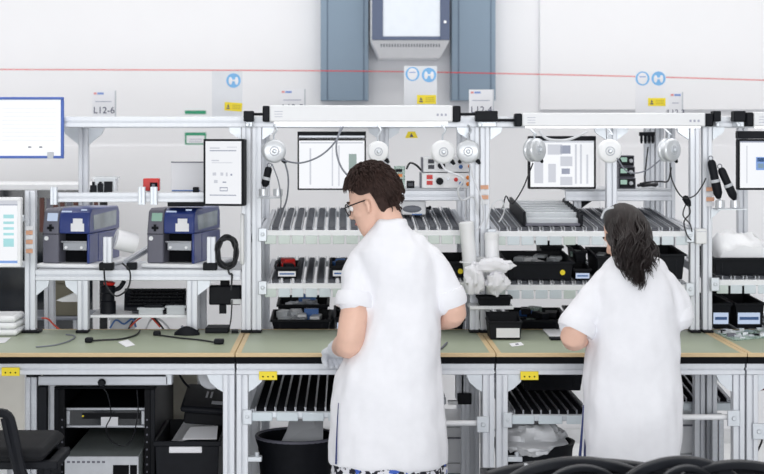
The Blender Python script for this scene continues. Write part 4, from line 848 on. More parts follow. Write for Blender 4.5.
def glove_lump(label, px, py, rx, rz, seed, group='white gloves stuffed at the middle upright'):
    mb = MB(); c = P(px, py, y - .07); rings = []
    for i in range(15):
        tt = math.pi*i/14 - math.pi/2; ring = []
        for a in angles(28):
            d = Vector((math.cos(tt)*math.cos(a), math.cos(tt)*math.sin(a), math.sin(tt))); k = 1 + .35*noise.noise(d*1.9 + Vector((seed, 0, 0))) + .22*noise.noise(d*4.5 + Vector((0, seed, 0))) + .1*noise.noise(d*10 + Vector((0, 0, seed)))
            ring.append(c + Vector((d.x*rx*k, d.y*.035*k, d.z*rz*k)))
        rings.append(ring)
    solo('white_glove', label, 'glove', mb.loft(rings), M['coat'], group)
glove_lump('white glove draped on the ring below the leaning tube', 474, 279, .042, .06, 1)
glove_lump('white glove lying across the ring toward the black tray', 493, 266, .075, .03, 4)
glove_lump('white glove hanging below the upright tube', 497, 282, .045, .05, 8)
t = thing('tray_bracket', 'white shelf bracket on the middle upright holding a shallow black tray', 'bracket', P(488, 312, UY)); y0 = UY - .15
part(t, 'plate', MB().box(X(467, UY), X(510, UY), y0, UY - .024, Z(309.5, y0), Z(306, y0)), M['whitem'], .002)
tray('shallow black tray on the white bracket under the hanging gloves', X(479, y0), X(511, y0), y0 + .004, UY - .062, Z(306, y0) + .0005, .038, 0, m='blackm', taper=.004)
# ---------------------------------------------------------------- on the worktops
D = TZ + .0012
def deskY(py): return (EYE - TZ)*FPX/(py - HY)
def DP(px, py, h=0): y = deskY(py); return Vector((X(px, y), y, TZ + .001 + h))
t = thing('bin_with_card', 'black open-front bin with a white card on the worktop at the middle joint', 'bin', DP(505, 341)); y = deskY(340)
x0, x1 = X(489, y), X(522, y)
part(t, 'bin_body', MB().open_box(x0, x1, y, y + .15, TZ + .002, TZ + .075, .004, .006, .003, .006), M['black'], .002)
part(t, 'back_wall', MB().prism([(x0, y + .05, TZ + .074), (x0, y + .15, TZ + .074), (x0, y + .15, TZ + .1)], (.004, 0, 0)).prism([(x1 - .004, y + .05, TZ + .074), (x1 - .004, y + .15, TZ + .074), (x1 - .004, y + .15, TZ + .1)], (.004, 0, 0)).box(x0, x1, y + .146, y + .15, TZ + .074, TZ + .1), M['black'])
part(t, 'card', MB().box(x0 + .03, x1 - .01, y - .004, y + .001, TZ + .01, TZ + .048), M['paper']); part(t, 'content', MB().box(x0 + .012, x1 - .012, y + .02, y + .12, TZ + .03, TZ + .06), M['blackm'], .004)
solo('paper_tag', 'small white tag with a dark spot lying before the black open-front bin', 'tag', MB().use(M['paper']).prism([DP(509, 344), DP(521, 342.5), DP(524, 345.5), DP(512, 347)], (0, 0, .001)).use(M['ink']).prism([DP(515, 344.4, .0011), DP(518, 344, .0011), DP(519, 345, .0011), DP(516, 345.4, .0011)], (0, 0, .0005)))
t = thing('notepad', 'white notepad with a black edge under the hand of the wavy-haired person', 'notepad', DP(560, 337)); part(t, 'pages', MB().prism([DP(542.5, 330.5), DP(585, 330.5), DP(590, 338.5), DP(550, 338.5)], (0, 0, .006)), M['paper']); part(t, 'black_edge', MB().prism([DP(549, 338.7), DP(592, 338.7), DP(592, 340.5), DP(551, 340.5)], (0, 0, .008)), M['black'], .001)
solo('pen', 'thin black pen standing tilted by the notepad and the white sleeve', 'pen', MB().tube([DP(557.5, 331) + Vector((0, 0, .0075)), P(556, 321, deskY(331) + .01)], .004, smooth=1), M['black'])
solo('pen', 'grey pen lying on the worktop beside the white coat of the short-haired person', 'pen', MB().tube([DP(441, 350, .004), DP(447, 344, .004)], .004, smooth=1), M['grey'])
# mouse, box, leads on the printer bench
t = thing('mouse', 'black computer mouse on the printer bench', 'mouse', DP(187, 336)); c = DP(187, 335); rings = []
mb = MB()
for i in range(11):
    f = i/10; s = math.sin(math.pi*min(.97, max(.03, f)))**.5; mb_r = []
    for a in angles(20): mb_r.append(c + Vector(((f - .5)*.105, math.cos(a)*.032*s, max(0, math.sin(a))*.034*s*(1.1 - .35*abs(f - .45)))))
    rings.append(mb_r)
part(t, 'shell', mb.loft(rings), M['black']); part(t, 'wheel', MB().cyl(c + Vector((-.02, -.004, .033)), c + Vector((-.02, .004, .033)), .006), M['cableg'])
t = thing('interface_box', 'small flat black box with a lead on the printer bench', 'box', DP(217, 334)); part(t, 'case', MB().prism([DP(205, 333.5), DP(228, 333.5), DP(230, 329.8), DP(208, 329.8)], (0, 0, .022)), M['black'], .003)
part(t, 'lead', MB().tube([DP(229, 332, .01), P(231, 318, 6.97), P(232, 300, 6.97)], .003), M['cable']); part(t, 'plug', MB().prism([DP(231.5, 333.5), DP(238.5, 333.5), DP(238.5, 331.5), DP(231.5, 331.5)], (0, 0, .01)), M['black'], .002)
def desk_cable(label, pts, r=.004, m='cable', ends=()):
    t = thing('lead', label, 'cable', DP(pts[0][0], pts[0][1]), 'black leads on the printer bench'); part(t, 'wire', MB().tube([DP(a, b, r + (c[0] if c else 0)) for a, b, *c in pts], r), M[m])
    for (a, b, w, l) in ends: q = DP(a, b); part(t, 'plug', MB().box(q.x - w/2, q.x + w/2, q.y - l/2, q.y + l/2, TZ + .0015, TZ + .02), M['black'], .005)
desk_cable('straight black lead with plugs at both ends before the mouse', [(158, 336), (180, 339), (200, 341), (216, 343.5)], .0035, ends=((157, 335.7, .03, .03), (219, 344, .04, .045)))
desk_cable('black lead with a round plug lying by the white tag', [(90, 342), (105, 341), (122, 340), (136, 336), (140, 331.5)], .0038, ends=((89, 342.5, .03, .04),))
desk_cable('dull black strap lying on the worktop near the white trays', [(36, 348), (55, 346), (70, 341.5), (75, 337), (66, 335.5)], .003, 'cableg')
solo('paper_tag', 'white tag lying beside the lead with a round plug', 'tag', MB().prism([DP(118, 342.5), DP(128, 340), DP(135, 345.5), DP(126, 347.5)], (0, 0, .0015)), M['paper'])
solo('paper_sheet', 'corner of a white sheet at the picture edge on the printer bench', 'paper', MB().prism([DP(-30, 338), DP(11, 338), DP(5, 343), DP(-30, 346)], (0, 0, .001)), M['paper'])
random.seed(9)
for k, (m, lab, pts) in enumerate((('redc', 'orange wire rising behind the printer bench top by the rolls of wire', [(130, 327, 7.08), (140, 318, 7.1), (150, 317, 7.12), (160, 327, 7.1)]), ('bluec', 'blue wire bundle under the lower white shelf', [(110, 328, 7.1), (116, 320, 7.1), (124, 324, 7.12), (132, 319, 7.1), (136, 327, 7.1)]), ('redc', 'orange wire dropping over the joint of the stand foot', [(42, 318, 7.15), (48, 319, 7.12), (54, 325, 7.1), (60, 330, 7.07)]), ('cable', 'black wire arching behind the mouse', [(128, 330, 7.08), (136, 318, 7.1), (150, 316, 7.12), (158, 322, 7.1), (164, 330, 7.08)]), ('cablew', 'white wire arching behind the mouse', [(146, 329, 7.08), (152, 319, 7.1), (162, 321, 7.1), (170, 330, 7.08)]), ('cable', 'black cable looping from the printer shelf past the black cylinder', [(104, 268, 6.865), (106, 285, 6.865), (116, 296, 6.86), (128, 288, 6.865), (130, 272, 6.868), (122, 263, 6.87)]))):
    cable(lab, [(a, b_, y_ + (.02*k if y_ > 7 else 0)) for a, b_, y_ in pts], .004, m, name='wire')
solo('parts_box', 'clear box of blue parts behind the worktop, under the lower shelf', 'box', MB().open_box(X(108, 7.1), X(132, 7.1), 7.17, 7.22, Z(331, 7.1), Z(320, 7.1)), M['clear'], group='clear part boxes')
# circuit boards at the picture edge
random.seed(4)
for k, (pts, lab) in enumerate((([(716, 333.5), (748, 330.5), (758, 333), (722, 335.5)], 'green circuit board nearest the black upright on the bench at the picture edge'), ([(722, 336.5), (764, 333.8), (786, 336), (735, 341)], 'green circuit board in front, at the picture edge'), ([(754, 330.6), (790, 330), (800, 332), (764, 333)], 'green circuit board cut by the picture edge, furthest back'))):
    t = thing('circuit_board', lab, 'circuit board', DP(*pts[0]), 'green circuit boards'); q = [DP(*p) for p in pts]
    part(t, 'board', MB().prism(q, (0, 0, .004)), M['pcb'])
    for i in range(14):
        u, v = random.uniform(.1, .88), random.uniform(.12, .85); p = q[0]*(1-u)*(1-v) + q[1]*u*(1-v) + q[2]*u*v + q[3]*(1-u)*v
        w = random.uniform(.006, .018); part(t, 'chip', MB().box(p.x - w, p.x + w, p.y - w*.7, p.y + w*.7, p.z + .0042, p.z + .008 + random.random()*.01), M[random.choice(('black', 'greyl', 'silver', 'grey'))])

# ---------------------------------------------------------------- under the benches
y = 6.42; t = thing('drawer_unit', 'brushed steel drawer front under the printer bench', 'drawer', P(103, 386, y))
part(t, 'drawer_front', MB().box(X(38, y), X(168, y), y, y + .012, Z(385.5, y), Z(376, y)), M['alud'], .003); part(t, 'drawer_body', MB().box(X(42, y), X(164, y), y + .0125, y + .45, Z(383, y), Z(372, y)), M['black']); part(t, 'knob', MB().lathe(P(102, 382.5, y), (0, -1, 0), [(.014, 0), (.016, .008), (.01, .014)], n=16), M['black'])
part(t, 'mount_block', MB().box(X(26, y), X(40, y), y - .0, y + .05, Z(377, y), Z(367.5, y)), M['black'], .003); part(t, 'mount_block', MB().box(X(165.5, y), X(172, y), y, y + .05, Z(385, y), Z(370, y)), M['zinc'], .003)
x = X(31, y); t = thing('drawer_post', 'grey post on the floor under the drawer mount, beside the black chair', 'post', (x, y + .03, 0)); part(t, 'post', MB().profile((x, y + .025, .0), (x, y + .025, Z(377.5, y))), M['alud']); part(t, 'cover', MB().box(x + .024, x + .06, y + .005, y + .05, .0, Z(387, y)), M['black'], .003)
ry0, ry1 = 6.62, 7.34; t = thing('equipment_rack', 'black rack under the printer bench, holding the silver-framed unit and grey case', 'rack', (X(110, ry0), ry0, 0)); xa, xb = X(54, ry0), X(155, ry0)
part(t, 'side_panel', MB().box(xa, xa + .02, ry0, ry1, .02, Z(389, ry0)), M['black'], .003); part(t, 'side_panel', MB().box(xb - .02, xb, ry0, ry1, .02, Z(389, ry0)), M['black'], .003)
part(t, 'top_panel', MB().box(xa, xb, ry0, ry1, Z(389, ry0) + .0005, Z(387, ry0)), M['black'], .003); part(t, 'back_panel', MB().box(xa + .0205, xb - .0205, ry1 - .012, ry1, .02, Z(389, ry0)), M['blackm']); part(t, 'bottom_panel', MB().box(xa + .0205, xb - .0205, ry0 + .001, ry1 - .0125, .25, .28), M['black'])
for s, x in ((1, xa + .0205), (-1, xb - .0205)):
    p = part(t, 'rack_post', MB().box(min(x, x + s*.022), max(x, x + s*.022), ry0 + .002, ry0 + .02, .281, Z(389.5, ry0)), M['blackm'])
    mb = MB()
    for k in range(12): mb.cyl((x + s*.012, ry0 + .0005, .3 + k*.03), (x + s*.012, ry0 + .0022, .3 + k*.03), .004, n=8)
    part(p, 'screw', mb, M['grey'], kind='stuff')
y = ry0 + .03; t = thing('rack_unit', 'silver-framed black unit with a white label in the black rack', 'rack unit', P(109, 428, y)); xc, xd = X(66, y), X(145, y)
part(t, 'case', MB().box(xc + .005, xd - .005, y + .012, y + .5, Z(427, y), Z(409, y)), M['black']); za, zb2 = Z(428, y), Z(407.5, y)
part(t, 'silver_frame', MB().box(xc, xd, y, y + .012, za, za + .012).box(xc, xd, y, y + .012, zb2 - .012, zb2).box(xc, xc + .016, y, y + .012, za + .012, zb2 - .012).box(xd - .016, xd, y, y + .012, za + .012, zb2 - .012), M['alud'], .003)
f = part(t, 'face', MB().box(xc + .016, xd - .016, y + .004, y + .0118, za + .012, zb2 - .012), M['glassd']); part(f, 'slot', MB().box(X(82, y), X(142, y), y + .003, y + .004, Z(419, y), Z(413, y)), M['blackm']); part(f, 'indicator', disc(MB(), P(83, 416, y + .004), .004, .002), M['yellow']); part(t, 'label_card', MB().box(X(101, y), X(118, y), y - .001, y + .0, Z(426, y), Z(417, y)), M['paper'])
part(t, 'rack_ear', MB().box(xc - .02, xc - .001, y + .004, y + .01, za, zb2), M['black']); part(t, 'rack_ear', MB().box(xd + .001, xd + .02, y + .004, y + .01, za, zb2), M['black'])
yc = 6.5; t = thing('grey_case', 'grey steel case on the floor of the rack under the printer bench', 'computer case', (X(108, yc), yc, .28)); xc, xd = X(65, yc), X(138, yc); zt = Z(457, yc)
part(t, 'case', MB().box(xc, xd, yc + .012, yc + .68, .2815, zt), M['pc'], .003); f = part(t, 'front_panel', MB().box(xc - .002, xd + .002, yc, yc + .012, .2815, zt + .002), M['greyl'], .003)
part(f, 'bay', MB().box(X(113, yc), X(129, yc), yc - .001, yc, Z(500, yc), Z(465, yc)).box(X(130, yc), X(137, yc), yc - .001, yc, Z(500, yc), Z(465, yc)), M['dark']); mb = MB()
for k in range(8): mb.box(X(67 + 5*k, yc), X(70 + 5*k, yc), yc - .001, yc, Z(463, yc), Z(461, yc))
part(f, 'vent', mb, M['grey'], kind='stuff')
cable('thin black lead looping before the silver-framed unit', [(104, 389, 6.4), (108, 396, 6.45), (111, 415, 6.6), (106, 428, 6.6), (110, 440, 6.55), (124, 446, 6.5), (133, 436, 6.55), (138, 412, 6.6), (137, 390, 6.46)], .0025)
# black crate with its lid
y = 6.52; t = thing('black_crate', 'large black crate with a white slot in its front, under the printer bench', 'crate', (X(187, y), y, .0)); x0, x1 = X(155, y), X(219, y); zt = Z(441, y)
b = part(t, 'crate_body', MB().open_box(x0, x1, y, y + .5, .0, zt, .005, .02, .008, .02), M['black'], .003)
part(b, 'handle_slot', MB().box(X(169, y), X(202, y), y - .003, y + .004, Z(453, y), Z(446.5, y)), M['paper'], .004, label='white paper showing through the slot')
random.seed(6); mb = MB(); mb.prism([(x0 + .05, y + .1, zt - .03), (x1 - .04, y + .06, zt + .015), (x1 - .03, y + .38, zt + .03), (x0 + .08, y + .42, zt + .01)], (0, 0, .004)); solo('paper_sheet', 'white sheets in the black crate under the dark lid', 'paper', mb, M['paper'])
solo('paper_sheet', 'folded white paper rising from the front of the black crate', 'paper', MB().prism([(X(182, y), y + .02, zt + .002), (x1 - .01, y + .015, zt + .004), (x1 - .012, y + .1, zt + .04), (X(188, y), y + .1, zt + .035)], (0, 0, .003)), M['paper'])
t = thing('black_case', 'black case with rounded edges lying across the black crate', 'case', (X(200, y), y + .1, zt + .045))
r0 = Matrix.Translation((X(201, y), y + .2, zt + .1)) @ Matrix.Rotation(R(8), 4, 'X') @ Matrix.Rotation(R(4), 4, 'Y')
def bx(*a): return MB().box(*a, r0)
part(t, 'lower_shell', bx(-.075, .1, -.14, .16, -.03, .02), M['blackm'], .01); part(t, 'lid', bx(-.09, .105, -.155, .17, .021, .048), M['black'], .012); part(t, 'label_patch', bx(.03, .075, -.1, -.06, .0482, .0495), M['greyl'], .0005); part(t, 'vent', bx(.0, .008, -.02, .06, .0482, .05).box(.018, .026, -.02, .06, .0482, .05, r0), M['greyl'])
y = 7.3; solo('cream_panel', 'cream panel standing on the floor behind the black crate', 'panel', MB().box(X(166, y), X(196, y), y + .05, y + .07, 0, Z(372, y)), M['cream'])
cable('black cable hanging above the black crate', [(178, 372, 6.9), (184, 382, 6.85), (190, 388, 6.82)], .005)
solo('round_cover', 'pale round cover under the bench beam beside the double leg', 'cover', MB().lathe(P(211, 376, 6.5), (0, 1, 0), [(.05, 0), (.055, .01), (.05, .02)], n=24), M['greyl'])
# round bin under the second bench
y = 6.62; t = thing('round_bin', 'round black bin on the floor under the roller shelf by the patterned skirt', 'bin', (X(296, y), y + .0, 0)); zt = Z(441, y)
prof = [(.12, 0), (.16, zt*.98 - .03), (.168, zt - .02), (.172, zt), (.16, zt), (.15, zt - .03), (.112, .01)]
part(t, 'bin_body', MB().lathe((X(296, y), y + .12, 0), (0, 0, 1), prof, n=40), M['black']); part(t, 'rim', MB().torus((X(296, y), y + .12, zt), (0, 0, 1), .166, .007, n=44), M['grey'])
c = Vector((X(298, y), y + .1, zt)); solo('paper_sheet', 'grey-white sheets leaning in the round black bin', 'paper', MB().prism([c + Vector((-.09, -.03, -.06)), c + Vector((.1, -.05, -.03)), c + Vector((.1, .06, .05)), c + Vector((-.03, .08, .05))], (0, .002, .004)).prism([c + Vector((-.06, .0, -.03)), c + Vector((.08, .0, -.02)), c + Vector((.06, .06, .06)), c + Vector((-.04, .06, .055))], (0, .002, .004)), M['sign_g'])
part(b5, 'hinge_bracket', MB().box(X(245, UF), X(262, UF), UF - .02, UF + .02, Z(461, UF), Z(456, UF)).cyl(P(257, 452, UF), P(257, 460, UF), .009), M['zinc'], .003)
# bin with white bag under the third bench
y = 6.43; xx = X(537, y); zt = Z(446, y); t = thing('round_bin', 'round black bin lined with a white bag under the third roller shelf', 'bin', (xx, y + .12, 0)); prof = [(.12, 0), (.155, zt - .03), (.165, zt), (.153, zt), (.148, zt - .03), (.112, .01)]
part(t, 'bin_body', MB().lathe((xx, y + .12, 0), (0, 0, 1), prof, n=40), M['black']); c = Vector((xx - .012, y + .11, zt + .01)); rings = []
for i in range(26):
    tt = math.pi*i/25 - math.pi/2; ring = []
    for a in angles(48):
        d = Vector((math.cos(tt)*math.cos(a), math.cos(tt)*math.sin(a), math.sin(tt))); k = 1 + .16*noise.noise(d*2.2) + .13*noise.noise(d*5 + Vector((3, 1, 0))) + .07*noise.noise(d*11)
        q = Vector((d.x*.135*k, d.y*.12*k, d.z*.085*k))
        if d.z < .1 and d.y < -.2: q.y -= .075*min(1, (.1 - d.z)*2); q.z += .03*min(1, (.1 - d.z)*2)
        ring.append(c + q)
    rings.append(ring)
solo('white_bag', 'white plastic bag folded over the rim of the round bin', 'bag', MB().loft(rings), M['bag'])
tray('black tray with a blue strip on the roller shelf under the third bench', X(524, 6.7), X(584, 6.7), 6.74, 7.1, Z(411, 6.32) + .012, .07, .0, blue=(.55, .9), content=(('black', 4),))
part(b4, 'hinge_bracket', MB().box(X(507, UF), X(522, UF), UF - .02, UF + .02, Z(461, UF), Z(456, UF)).cyl(P(517, 452, UF), P(517, 460, UF), .009), M['zinc'], .003)
# drawer cabinets
def drawer_cabinet(label, px0, px1, py, y):
    x0, x1 = X(px0, y), X(px1, y); zt = Z(py, y); t = thing('drawer_cabinet', label, 'cabinet', ((x0 + x1)/2, y, 0), 'white drawer cabinets under the benches')
    part(t, 'cabinet_body', MB().box(x0, x1, y + .02, y + .4, .02, zt), M['whitem'], .003); n = 3; h = (zt - .06)/n
    for k in range(n):
        d = part(t, 'drawer', MB().box(x0 + .006, x1 - .006, y, y + .019, .05 + h*k, .05 + h*(k + 1) - .006), M['whitem'], .002); part(d, 'handle', MB().tube([((x0+x1)/2 - .05, y, .05 + h*k + h*.7), ((x0+x1)/2 - .05, y - .02, .05 + h*k + h*.7), ((x0+x1)/2 + .05, y - .02, .05 + h*k + h*.7), ((x0+x1)/2 + .05, y, .05 + h*k + h*.7)], .004, smooth=1), M['grey'])
drawer_cabinet('white drawer cabinet under the bench between the two people', 425, 479, 424, 7.1)
drawer_cabinet('white drawer cabinet under the bench beyond the wavy-haired person', 668, 712, 410, 7.1)
y = 6.85; x = X(464, y); t = thing('table_frame_leg', 'white double post with a black block under the bench near the short-haired person', 'post', (x, y, 0))
part(t, 'post', MB().profile((X(459.5, y), y, Z(398, y)), (X(459.5, y), y, TZ - .041), .034), M['alu']); part(t, 'post', MB().profile((X(465, y), y, .0), (X(465, y), y, TZ - .041), .034), M['alu']); part(t, 'block', MB().box(X(457, y), X(471, y), y - .04, y - .019, Z(403, y), Z(392, y)), M['black'], .003)
part(t, 'arm', MB().box(X(447, y), X(456.6, y), y - .075, y - .045, Z(402, y), Z(398, y)), M['white'], .003)
y = 6.95; solo('steel_post', 'grey metal post beside the white drawer cabinet beyond the wavy-haired person', 'post', MB().profile((X(715, y), y - .03, 0), (X(715, y), y - .03, Z(413, y)), .05), M['alud'])
y = 6.6; solo('maroon_cloth', 'maroon cloth hanging under the bench at the picture edge', 'cloth', MB().loft([[Vector((X(758, y) + .012*math.sin(k*1.3) + k*.016, y + .02*math.sin(k*1.9) + s*.008, z)) for k in range(10)] + [Vector((X(758, y) + .012*math.sin(k*1.3) + k*.016, y + .02*math.sin(k*1.9) + .012, z)) for k in reversed(range(10))] for z, s in ((Z(391, y), 0), (Z(380, y), 0), (Z(366, y), 0))]), M['maroon'])
cable('yellow and black cable end near the leg at the picture edge', [(757, 452, 6.55), (762, 440, 6.55), (760, 430, 6.55), (768, 420, 6.55)], .004)

# ---------------------------------------------------------------- black chair at the picture edge
cy = 5.62; cxx = X(14, cy); t = thing('work_chair', 'black work chair at the picture edge by the printer bench', 'chair', (cxx, cy, 0)); zs = Z(454, cy)
sq = lambda k: [(X(-38, cy) + k, cy - .16 + k, 0), (X(53, cy) - k, cy - .16 + k, 0), (X(55, cy) - k, cy + .2 - k, 0), (X(-38, cy) + k, cy + .2 - k, 0)]
part(t, 'seat', MB().loft([[Vector((a, b, zs + h)) for a, b, _ in sq(k)] for k, h in ((.03, .0), (.0, .012), (.0, .038), (.02, .05))]), M['rubber'], .014)
xl = X(0, cy)
part(t, 'armrest', MB().tube([(X(30, cy - .2), cy - .2, Z(474, cy)), (X(22, cy - .2), cy - .2, Z(460, cy)), (X(13, cy - .2), cy - .2, Z(420, cy)), (X(8, cy - .2), cy - .2, Z(406, cy)), (X(-4, cy - .2), cy - .2, Z(403, cy)), (X(-40, cy - .2), cy - .2, Z(403, cy))], .016, smooth=3), M['black'])
part(t, 'armrest', MB().tube([(X(4, cy - .2), cy - .2, Z(408, cy)), (X(12, cy - .19), cy - .2, Z(440, cy)), (X(20, cy - .19), cy - .19, Z(470, cy))], .012), M['black'])
part(t, 'backrest', MB().box(X(-75, cy), X(-62, cy), cy - .17, cy + .2, zs + .12, zs + .5), M['rubber'], .02); part(t, 'back_stem', MB().box(X(-74, cy), X(-40, cy), cy - .02, cy + .05, zs - .03, zs - .005).box(X(-80, cy), X(-74, cy), cy - .02, cy + .05, zs - .03, zs + .3), M['black'], .004)
part(t, 'under_plate', MB().box(cxx - .13, cxx + .17, cy - .12, cy + .14, zs - .03, zs - .001), M['black'], .006)
part(t, 'lever_bracket', MB().box(X(48, cy), X(56, cy), cy - .1, cy + .1, zs - .16, zs - .001), M['black'], .006)
part(t, 'column', MB().cyl((cxx, cy + .02, .1), (cxx, cy + .02, zs - .03), .028), M['alud'])
part(t, 'foot_ring', MB().torus((cxx, cy + .02, .3), (0, 0, 1), .2, .01), M['alud'])
for a in angles(5):
    l = part(t, 'leg', MB().tube([(cxx + .02*math.cos(a), cy + .02 + .02*math.sin(a), .11), (cxx + .27*math.cos(a), cy + .02 + .27*math.sin(a), .075)], .02, smooth=1), M['black'])
    part(l, 'glide', MB().cyl((cxx + .26*math.cos(a), cy + .02 + .26*math.sin(a), 0), (cxx + .26*math.cos(a), cy + .02 + .26*math.sin(a), .07), .02), M['black'])

# ---------------------------------------------------------------- black cart with arched bars, nearest the camera
fy = 4.75; t = thing('black_cart', 'black cart with arched plastic bars along the bottom of the picture', 'cart', (X(640, fy), fy, 0)); x0, x1 = X(494, fy), X(800, fy); zt = Z(492, fy)
part(t, 'tub', MB().open_box(x0, x1, fy, fy + .34, .42, zt - .0, .008, .03, .012, .02), M['black'], .004)
part(t, 'tub_liner', MB().box(x0 + .04, x1 - .04, fy + .03, fy + .31, zt - .06, zt - .045), M['blackm'])
def arc(a, b, ya, yb, peak, base0=474, base1=474):
    pts = []
    for i in range(9):
        f = i/8; k = math.sin(math.pi*min(1, max(0, f)))**.7
        py = (base0*(1 - f) + base1*f)*(1 - k) + peak*k; pts.append(P(a + (b - a)*f, py, ya + (yb - ya)*f))
    return pts
for a, b, pk, ya, yb, w_ in ((470, 700, 460, fy + .28, fy + .33, .013), (505, 652, 459, fy + .1, fy + .26, .016), (548, 618, 466, fy + .02, fy + .2, .01), (622, 742, 458.5, fy + .06, fy + .24, .016), (660, 715, 466, fy + .02, fy + .2, .01), (676, 800, 462, fy + .14, fy + .3, .014)):
    q = arc(a, b, ya, yb, pk, 480, 480); mb = MB(); rings = []
    for i, p in enumerate(spline(q, 3)):
        rings.append([p + Vector((0, s*.016, h*w_ - w_*.5)) for s, h in ((-1, -1), (1, -1), (1, .6), (.4, 1), (-.4, 1), (-1, .6))])
    part(t, 'arched_bar', mb.loft(rings), M['cartp'], .003)
part(t, 'rim_bar', MB().tube([P(494, 480, fy + .02), P(600, 478, fy + .02), P(800, 478, fy + .02)], .012), M['black'])
for k, (px, py) in enumerate(((527, 467), (672, 466))): part(t, 'bolt', MB().lathe(P(px, py, fy + .14), (0, -1, 0), [(.006, -.03), (.007, .0), (.005, .004)], n=12), M['silver'] if k == 0 else M['orange'])
for sx in (x0 + .06, x1 - .06):
    for sy in (fy + .06, fy + .28):
        l = part(t, 'leg', MB().cyl((sx, sy, .08), (sx, sy, .42), .018), M['black']); part(l, 'caster', MB().cyl((sx - .012, sy, .04), (sx + .012, sy, .04), .04), M['rubber'])
        
# ---------------------------------------------------------------- the two people
def fuse(mb, voxel, it=4, fac=.5):
    """melts overlapping closed shapes into one continuous skin"""
    o = mesh_obj('melt', mb, M['skin'], Vector((0, 0, 0)), 0)
    r = o.modifiers.new('r', 'REMESH'); r.mode = 'VOXEL'; r.voxel_size = voxel; r.use_smooth_shade = True
    s = o.modifiers.new('s', 'SMOOTH'); s.factor = fac; s.iterations = it
    bpy.context.view_layer.update()
    e = o.evaluated_get(bpy.context.evaluated_depsgraph_get()); me = e.to_mesh()
    out = MB(); out.v = [v.co.copy() for v in me.vertices]; out.f = [list(p.vertices) for p in me.polygons]; out.mi = [0]*len(out.f)
    nr = [v.normal.copy() for v in me.vertices]; e.to_mesh_clear(); bpy.data.objects.remove(o); return out, nr
def limb(mb, pts, rad, n=18, k=4, flat=None, cap=True):
    """tapering limb: pts and radii are interpolated; flat=(axis, ratio) squashes it"""
    P3 = spline([Vector(p) for p in pts], k); RR = spline([Vector((r, 0, 0)) for r in rad], k); rings = []; u = None
    for i, p in enumerate(P3):
        d = (P3[min(i+1, len(P3)-1)] - P3[max(i-1, 0)]).normalized()
        if u is None: u, w = frame(d)
        else: u = (u - d*u.dot(d)).normalized(); w = d.cross(u)
        if flat: u = flat[0] - d*flat[0].dot(d); u.normalize(); w = d.cross(u)
        r = RR[i].x; ru = r*(flat[1] if flat else 1)
        rings.append((p, d, u, w, r, ru))
    out = []
    if cap:
        p, d, u, w, r, ru = rings[0]
        for t in (80, 55, 28): a = R(t); out.append([p - d*r*math.sin(a)*.9 + (u*math.cos(b)*ru + w*math.sin(b)*r)*math.cos(a) for b in angles(n)])
    for p, d, u, w, r, ru in rings: out.append([p + u*math.cos(b)*ru + w*math.sin(b)*r for b in angles(n)])
    if cap:
        p, d, u, w, r, ru = rings[-1]
        for t in (28, 55, 80): a = R(t); out.append([p + d*r*math.sin(a)*.9 + (u*math.cos(b)*ru + w*math.sin(b)*r)*math.cos(a) for b in angles(n)])
    return mb.loft(out)
def hand(mb, W, d, nrm, side, curl=.6, grow=0.0, spread=1.0):
    """W wrist, d towards the fingers, nrm out of the palm, side = +1/-1 where the thumb is along d x nrm"""
    d = Vector(d).normalized(); nrm = Vector(nrm); nrm = (nrm - d*nrm.dot(d)).normalized(); l = d.cross(nrm)*side
    limb(mb, [W - d*.01, W + d*.035, W + d*.082], [.026 + grow, .037 + grow, .040 + grow], flat=(nrm, .42), k=3)
    for off, L, bs in ((.029, .068, .085), (.010, .077, .090), (-.010, .072, .087), (-.029, .056, .080)):
        p = W + d*bs + l*off*spread - d*.015; pts = [p]; a = 0
        for seg, bend in ((.45, .55), (.32, .95), (.25, .75)):
            a += bend*curl; p = p + (d*math.cos(a) + nrm*math.sin(a))*(L*seg + (.015 if len(pts) == 1 else 0)) + l*off*.08; pts.append(p)
        limb(mb, pts, [.0092 + grow, .009 + grow, .0082 + grow, .0068 + grow], n=10, k=3)
    p0 = W + d*.022 + l*.028; p1 = p0 + (l*.75 + d*.6 + nrm*.25).normalized()*.036; p2 = p1 + (l*.25 + d*.75 + nrm*.55).normalized()*.03; p3 = p2 + (d*.7 + nrm*.7 - l*.15).normalized()*.024
    limb(mb, [p0, p1, p2, p3], [.014 + grow, .0115 + grow, .0098 + grow, .0078 + grow], n=10, k=3)
HEADR = [(-.004, .058, .020, .022), (.012, .048, .040, .037), (.035, .034, .060, .048), (.06, .020, .078, .056), (.085, .008, .090, .062), (.11, .0, .097, .068), (.135, -.004, .101, .073), (.16, -.007, .101, .076), (.182, -.009, .094, .073), (.202, -.011, .079, .062), (.216, -.012, .055, .044), (.2235, -.012, .026, .022)]
def head_shape(mb, mtx, grow=0.0, s=1.0):
    mb.loft([[mtx @ (Vector((math.cos(a)*(hw + grow), cy + math.sin(a)*(hd + grow), z + (grow if z > .2 else 0)))*s) for a in angles(28)] for z, cy, hd, hw in HEADR])
